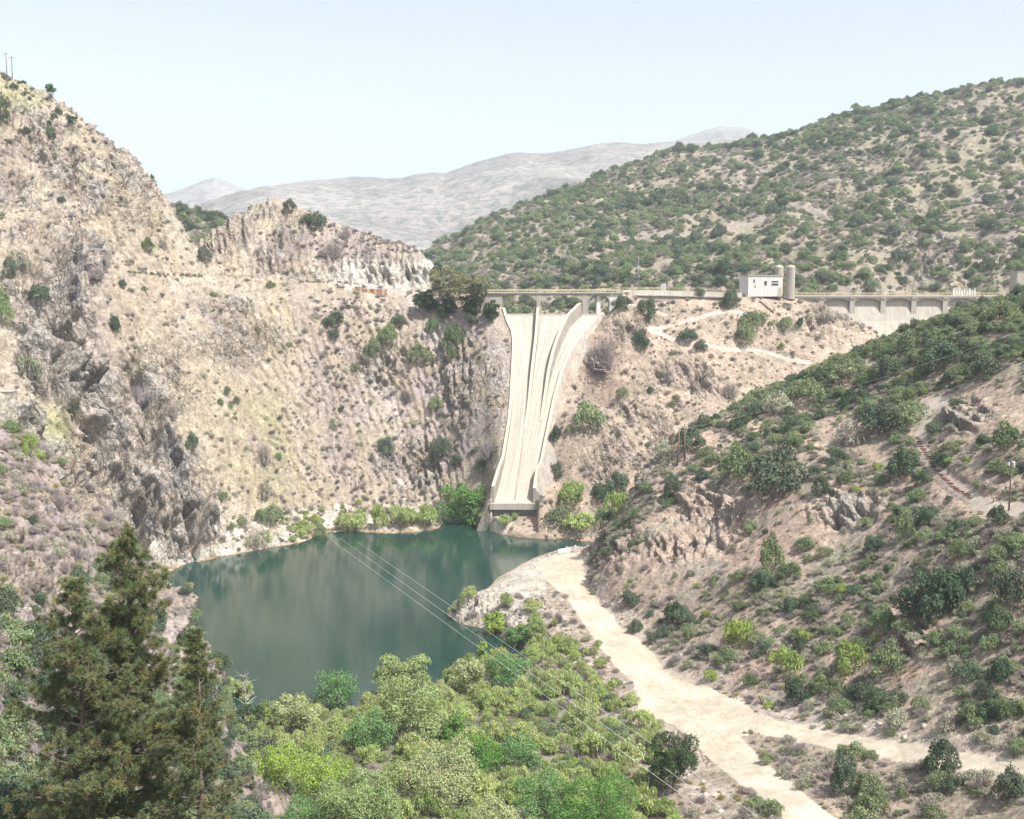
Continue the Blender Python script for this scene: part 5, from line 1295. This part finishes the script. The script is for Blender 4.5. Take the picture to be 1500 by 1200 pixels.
# ------------------------------------------------------------------ loose scrub: density of each kind over the ground
def density_maps():
    cl1 = fbm(GX * .045, GY * .045, GZ * .045, 3, 200); cl2 = fbm(GX * .07, GY * .07, GZ * .07, 3, 210); cl3 = fbm(GX * .1, GY * .1, GZ * .1, 2, 220)
    clB = fbm(GX * .012, GY * .012, GZ * .02, 4, 230); clC = fbm(GX * .02, GY * .02, GZ * .02, 4, 240)
    D = {k: np.zeros_like(GZ) for k in ('oak', 'green', 'lime', 'sage', 'dry', 'straw', 'willow', 'rock')}
    free = ~(road | path) & (BZ > .25)
    open_ = (1 - .85 * rock) * (1 - .8 * np.clip(shoulder, 0, 1))
    gate = sstep(-.42, .02, fbm(GX * .035 + 9, GY * .035, GZ * .035, 3, 250)); gate2 = sstep(-.25, .3, fbm(s1 * .09, GY * .03, s2 * .02, 4, 260))
    # spur
    s = spur & free; up = np.clip(1.25 - pl_dist([(1180,575),(1300,520),(1500,450)]) / 95, 0, 1)
    patch = np.maximum.reduce([blob(1000, 790, 75, 60), blob(1050, 745, 70, 35), blob(1225, 630, 45, 25), blob(1420, 720, 60, 40), blob(1370, 1010, 60, 45), blob(1450, 610, 50, 30), blob(1285, 660, 30, 30)])
    op = open_ * (1 - .95 * patch) * (.12 + .88 * gate)
    D['sage'] += s * op * (.26 + .20 * cl1) ; D['dry'] += s * op * (.09 + .15 * cl2)
    D['green'] += s * op * (.035 + .08 * sstep(-.1, .4, cl1) + up * .17); D['oak'] += s * op * (.009 + .03 * sstep(.0, .45, cl2) + up * .035)
    D['lime'] += s * op * .006 * (1 + 3 * blob(1150, 960, 130, 60)); D['straw'] += s * .03
    # left wall
    l = left & free; mau = blob(620, 590, 170, 190, .6)
    oc = open_ * (1 - .8 * cliff)
    D['straw'] += l * oc * (.05 + .10 * cl1) * (1 - .5 * mau) * gate2; D['dry'] += l * oc * (.035 + mau * .20 + .06 * cl2) * (.1 + .9 * gate2); D['sage'] += l * oc * (.018 + mau * .02)
    D['green'] += l * oc * (.0012 + .004 * sstep(.2, .5, cl1)) ; D['oak'] += l * oc * .0006
    shore = l & (BZ < 7) & (PX > 335)
    D['willow'] += shore * .035 * sstep(335, 480, PX); D['lime'] += shore * .012; D['dry'] += shore * .08; D['green'] += shore * .012
    top = left & (PY < 330); D['dry'] += top * .03; D['oak'] += top * blob(60, 170, 70, 60) * .012; D['dry'] += top * blob(90, 190, 90, 70) * .05
    # knoll, dam hill
    k = knoll & free; D['dry'] += k * (.02 + .16 * blob(520, 355, 110, 25, .4)) * (1 - cutm); D['straw'] += k * .05 * (1 - cutm); D['sage'] += k * .03 * blob(520, 355, 110, 25, .4)
    d = damh & free; D['dry'] += d * open_ * gate * (.05 + .08 * cl2 + .12 * blob(850, 640, 50, 90)); D['sage'] += d * open_ * (.03 + .05 * cl1); D['straw'] += d * .09; D['green'] += d * open_ * .0025
    # near left hill
    n = nearl & free; edge = sstep(780, 900, PY)
    D['dry'] += n * open_ * (.28 + .25 * cl2); D['sage'] += n * open_ * (.12 + .12 * cl1); D['lime'] += n * open_ * blob(40, 640, 60, 50) * .015; D['green'] += n * sstep(960, 1060, PY) * .12; D['oak'] += n * sstep(1000, 1080, PY) * .05; D['green'] += n * (.01 + edge * .10 * sstep(-.2, .2, cl1) * (1 - blob(70, 830, 60, 45))); D['oak'] += n * edge * .04; D['straw'] += n * .12
    # valley brush
    v = valley & free & (GY < 300); dens = 1 - sstep(-50, 75, PX - (812 + (PY - 930) * .62)); east = (PX > 1090) & (PY > 1100)
    vg = .25 + .75 * sstep(-.35, .0, cl3); D['willow'] += v * dens * vg * (.16 + .06 * cl1); D['green'] += v * dens * (.022 + .06 * sstep(0, .4, cl2)); D['lime'] += v * dens * (.03 + .05 * sstep(.1, .4, cl3)); D['dry'] += v * (dens * .08 + (1 - dens) * .05 + .10 * blob(790, 980, 60, 70)); D['sage'] += v * (dens * .04 + (1 - dens) * .02)
    D['straw'] += v * (1 - dens) * .12; D['dry'] += v * east * .14; D['sage'] += v * east * .12; D['green'] += v * east * .035
    pen = (PX > 655) & (PX < 840) & (PY < 925) & valley
    for q in ('willow', 'green', 'lime', 'sage'): D[q] *= 1 - .96 * pen
    # big hill behind the dam and the small one far left
    b_ = (big | backh) & free; gl = sstep(-.15, .3, clB + .35 * gull - .15); gv = .35 + .9 * sstep(-.3, .2, clC)
    ob = 1 - .75 * rock
    D['sage'] += b_ * ob * gv * (.024 + .012 * clC); D['green'] += b_ * ob * (.008 + .022 * gl); D['oak'] += b_ * ob * (.003 + .012 * gl * sstep(0, .4, clC)); D['dry'] += b_ * ob * gv * (.022 + .014 * clC)
    # stones
    D['rock'] += (rock > .25) * free * .03 * (left | damh | spur | nearl | valley | knoll) + shoulder * free * .16 + pen * free * .05 + (left & (BZ < 1.5) & free) * .16
    lft = chute_x(GY, *FL) - 2; rgt = chute_x(GY, *FR) + 5.5; free &= ~((GX > lft) & (GX < rgt) & (GY > 397.5) & (GY < 480))
    for q in D: D[q] = np.where(free, np.clip(D[q], 0, None), 0)
    return D
SIZE = {  # radius range and height factor for each kind
    'oak': (1.0, 3.5, .95), 'green': (.75, 3.0, .9), 'lime': (.7, 2.1, .9), 'sage': (.55, 1.7, .8), 'dry': (.35, 1.8, .8), 'straw': (.3, .9, .8), 'willow': (1.0, 3.0, 1.0), 'rock': (.15, .55, .8)}
REG = [('spur', "on the scrubby slope right of the dirt road"), ('left', "on the dry slope left of the spillway"), ('knoll', "on the pale knoll above the road"), ('dam_hill', "on the bare hill between spillway and dam"),
       ('near_left', "on the near slope at the lower left"), ('valley', "in the valley brush below the lake"), ('big_hill', "on the big hill behind the dam"), ('back_hill', "on the small far hill left of the knoll")]
KADJ = {'oak': "dark evergreen shrubs", 'green': "mid green shrubs", 'lime': "yellow green shrubs", 'sage': "grey sage bushes", 'dry': "mauve bushes", 'straw': "straw coloured tufts", 'willow': "soft green willow bushes", 'rock': "pale broken stones"}
QUOTA = {'oak': 150, 'green': 170, 'lime': 40, 'sage': 60, 'dry': 50, 'straw': 0, 'willow': 170, 'rock': 50}
def scatter():
    D = density_maps(); rg = np.random.default_rng(11)
    dY = np.gradient(R)[:, None]; area = GY * DT * dY / np.maximum(NZ, .35)
    cm = np.maximum.accumulate(GSL, axis=0); pad = 6.0 / GY; vis = (GSL > cm - .02 - pad * .5) & (np.abs(GT) < .655) & (GY > 45)
    pts = {r[0]: [] for r in REG}; indiv = []
    bare = np.array(BARE)
    for ki, k in enumerate(KINDS):
        m = (rg.random(GZ.shape) < D[k] * area) & vis
        r_, c_ = np.nonzero(m); X, Y, Z = BX[r_, c_], BY[r_, c_], BZ[r_, c_]; n = len(X)
        a, b_, hf = SIZE[k]; s = a + (b_ - a) * rg.random(n) ** 2.3
        g = GID[r_, c_]; isbig = (g == NAMES.index('big_hill')) | (g == NAMES.index('back_hill')); s = np.where(isbig, s * 1.75 + .3, s)
        isl = (g == NAMES.index('left')) | (g == NAMES.index('knoll')); s = np.where(isl & (k in ('oak', 'green')), s * .8, s)
        if k != 'straw' and k != 'rock':
            keep_ = np.ones(n, bool)
            for bx_, by_, br in bare: keep_ &= np.hypot(X - bx_, Y - by_) > br * .75 + s * .3
        else: keep_ = np.ones(n, bool)
        X, Y, Z, s, g = X[keep_], Y[keep_], Z[keep_], s[keep_], g[keep_]; n = len(X)
        ppx, ppy = project(X, Y, Z); cmv = cm[r_[keep_], c_[keep_]]
        inview = (ppx > 5) & (ppx < 1495) & (ppy > 20) & (ppy < 1195) & (GSL[r_[keep_], c_[keep_]] > cmv - .002)
        score = np.where(inview, s / Y, 0) * np.where(g == NAMES.index('near_left'), 1, 1); order = np.argsort(-score); q = QUOTA[k]; chosen = np.zeros(n, bool); chosen[order[:q]] = True; chosen &= inview
        # make sure every shape of the kind is planted at least once
        var = rg.integers(0, NV[k], n); ch = np.nonzero(chosen)[0]
        for j, idx in enumerate(ch[:NV[k]]): var[idx] = j
        hz = s * hf * rg.uniform(1.0, 1.5, n)
        for i in ch: indiv.append((k, int(var[i]), float(X[i]), float(Y[i]), float(Z[i] - .12 * s[i]), float(s[i]), float(hz[i]), NAMES[g[i]]))
        base = sum(NV[KINDS[q_]] for q_ in range(ki))
        for i in np.nonzero(~chosen)[0]: pts[NAMES[g[i]]].append((X[i], Y[i], Z[i] - .03 * s[i], s[i], hz[i], rg.uniform(0, 6.283), base + var[i]))
    return pts, indiv
def scrub_nodes(name, protos):
    ng = bpy.data.node_groups.new(name, 'GeometryNodeTree')
    ng.interface.new_socket(name="Geometry", in_out='INPUT', socket_type='NodeSocketGeometry'); ng.interface.new_socket(name="Geometry", in_out='OUTPUT', socket_type='NodeSocketGeometry')
    N = ng.nodes; Lk = ng.links; gi = N.new('NodeGroupInput'); go = N.new('NodeGroupOutput'); jn = N.new('GeometryNodeJoinGeometry')
    def attr(nm, ty):
        a = N.new('GeometryNodeInputNamedAttribute'); a.data_type = ty; a.inputs[0].default_value = nm; return a.outputs[0]
    kd, rt, sc = attr("kind", 'INT'), attr("rot", 'FLOAT_VECTOR'), attr("size", 'FLOAT_VECTOR')
    for idx, ob in protos:
        oi = N.new('GeometryNodeObjectInfo'); oi.transform_space = 'ORIGINAL'; oi.inputs[0].default_value = ob; oi.inputs['As Instance'].default_value = True
        cp = N.new('FunctionNodeCompare'); cp.data_type = 'INT'; cp.operation = 'EQUAL'; Lk.new(kd, cp.inputs[2]); cp.inputs[3].default_value = idx
        ip = N.new('GeometryNodeInstanceOnPoints'); Lk.new(gi.outputs[0], ip.inputs['Points']); Lk.new(cp.outputs[0], ip.inputs['Selection']); Lk.new(oi.outputs['Geometry'], ip.inputs['Instance'])
        Lk.new(rt, ip.inputs['Rotation']); Lk.new(sc, ip.inputs['Scale']); Lk.new(ip.outputs[0], jn.inputs[0])
    Lk.new(jn.outputs[0], go.inputs[0]); return ng
if HAVE:
    PTS, IND = scatter()
    reg = dict(REG)
    for k, j, x, y, z, s, hz, g in IND:
        lab = "one of many small " + KADJ[k] + " " + reg[g]
        o = place(k, (x, y, z), s, hz, lab, KNAME[k].replace('_', ' ') + "s " + reg[g], var=j)
    print("individual shrubs", len(IND), {g: len(p) for g, p in PTS.items()})
    protos = []; idx = 0
    for k in KINDS:
        for j in range(NV[k]):
            if (k, j) not in FIRST and k == 'straw':
                h = foot(430 + j * 60, 640); place(k, h, .6, .5, "single tuft of straw coloured grass " + ("left" if j == 0 else "right") + " of the middle of the straw slope", var=j)
            if (k, j) in FIRST: protos.append((idx, FIRST[(k, j)]))
            idx += 1
    for g, name in (('spur', 'chaparral'), ('left', 'dry_scrub'), ('knoll', 'knoll_scrub'), ('dam_hill', 'grass_and_scrub'), ('near_left', 'sage_scrub'), ('valley', 'valley_brush'), ('big_hill', 'hillside_chaparral'), ('back_hill', 'far_scrub')):
        P = np.array(PTS[g], float)
        if len(P) == 0: continue
        me = bpy.data.meshes.new(name); me.vertices.add(len(P)); me.vertices.foreach_set("co", P[:, :3].astype(np.float32).ravel())
        a = me.attributes.new("kind", 'INT', 'POINT'); a.data.foreach_set("value", P[:, 6].astype(np.int32))
        a = me.attributes.new("rot", 'FLOAT_VECTOR', 'POINT'); a.data.foreach_set("vector", np.stack([P[:, 5] * 0 + rng.normal(size=len(P)) * .08, rng.normal(size=len(P)) * .08, P[:, 5]], -1).astype(np.float32).ravel())
        a = me.attributes.new("size", 'FLOAT_VECTOR', 'POINT'); a.data.foreach_set("vector", np.stack([P[:, 3], P[:, 3], P[:, 4]], -1).astype(np.float32).ravel())
        used = set(P[:, 6].astype(int)); o = link(name, me); tag(o, kind='stuff')
        md = o.modifiers.new("plants", 'NODES'); md.node_group = scrub_nodes(name, [p for p in protos if p[0] in used])
# ------------------------------------------------------------------ haze
hz, nt_h, bh = mat("air_haze"); nt_h.nodes.clear()
vo_ = node(nt_h, "ShaderNodeVolumePrincipled"); vo_.inputs["Color"].default_value = (.80, .90, 1.0, 1); vo_.inputs["Density"].default_value = HAZE_D; vo_.inputs["Anisotropy"].default_value = .0
ho = node(nt_h, "ShaderNodeOutputMaterial"); nt_h.links.new(vo_.outputs[0], ho.inputs["Volume"])
b = MB(); b.box(-5300, 5300, -70, 6300, -11.5, 700); tag(b.build("haze", hz), kind='stuff')
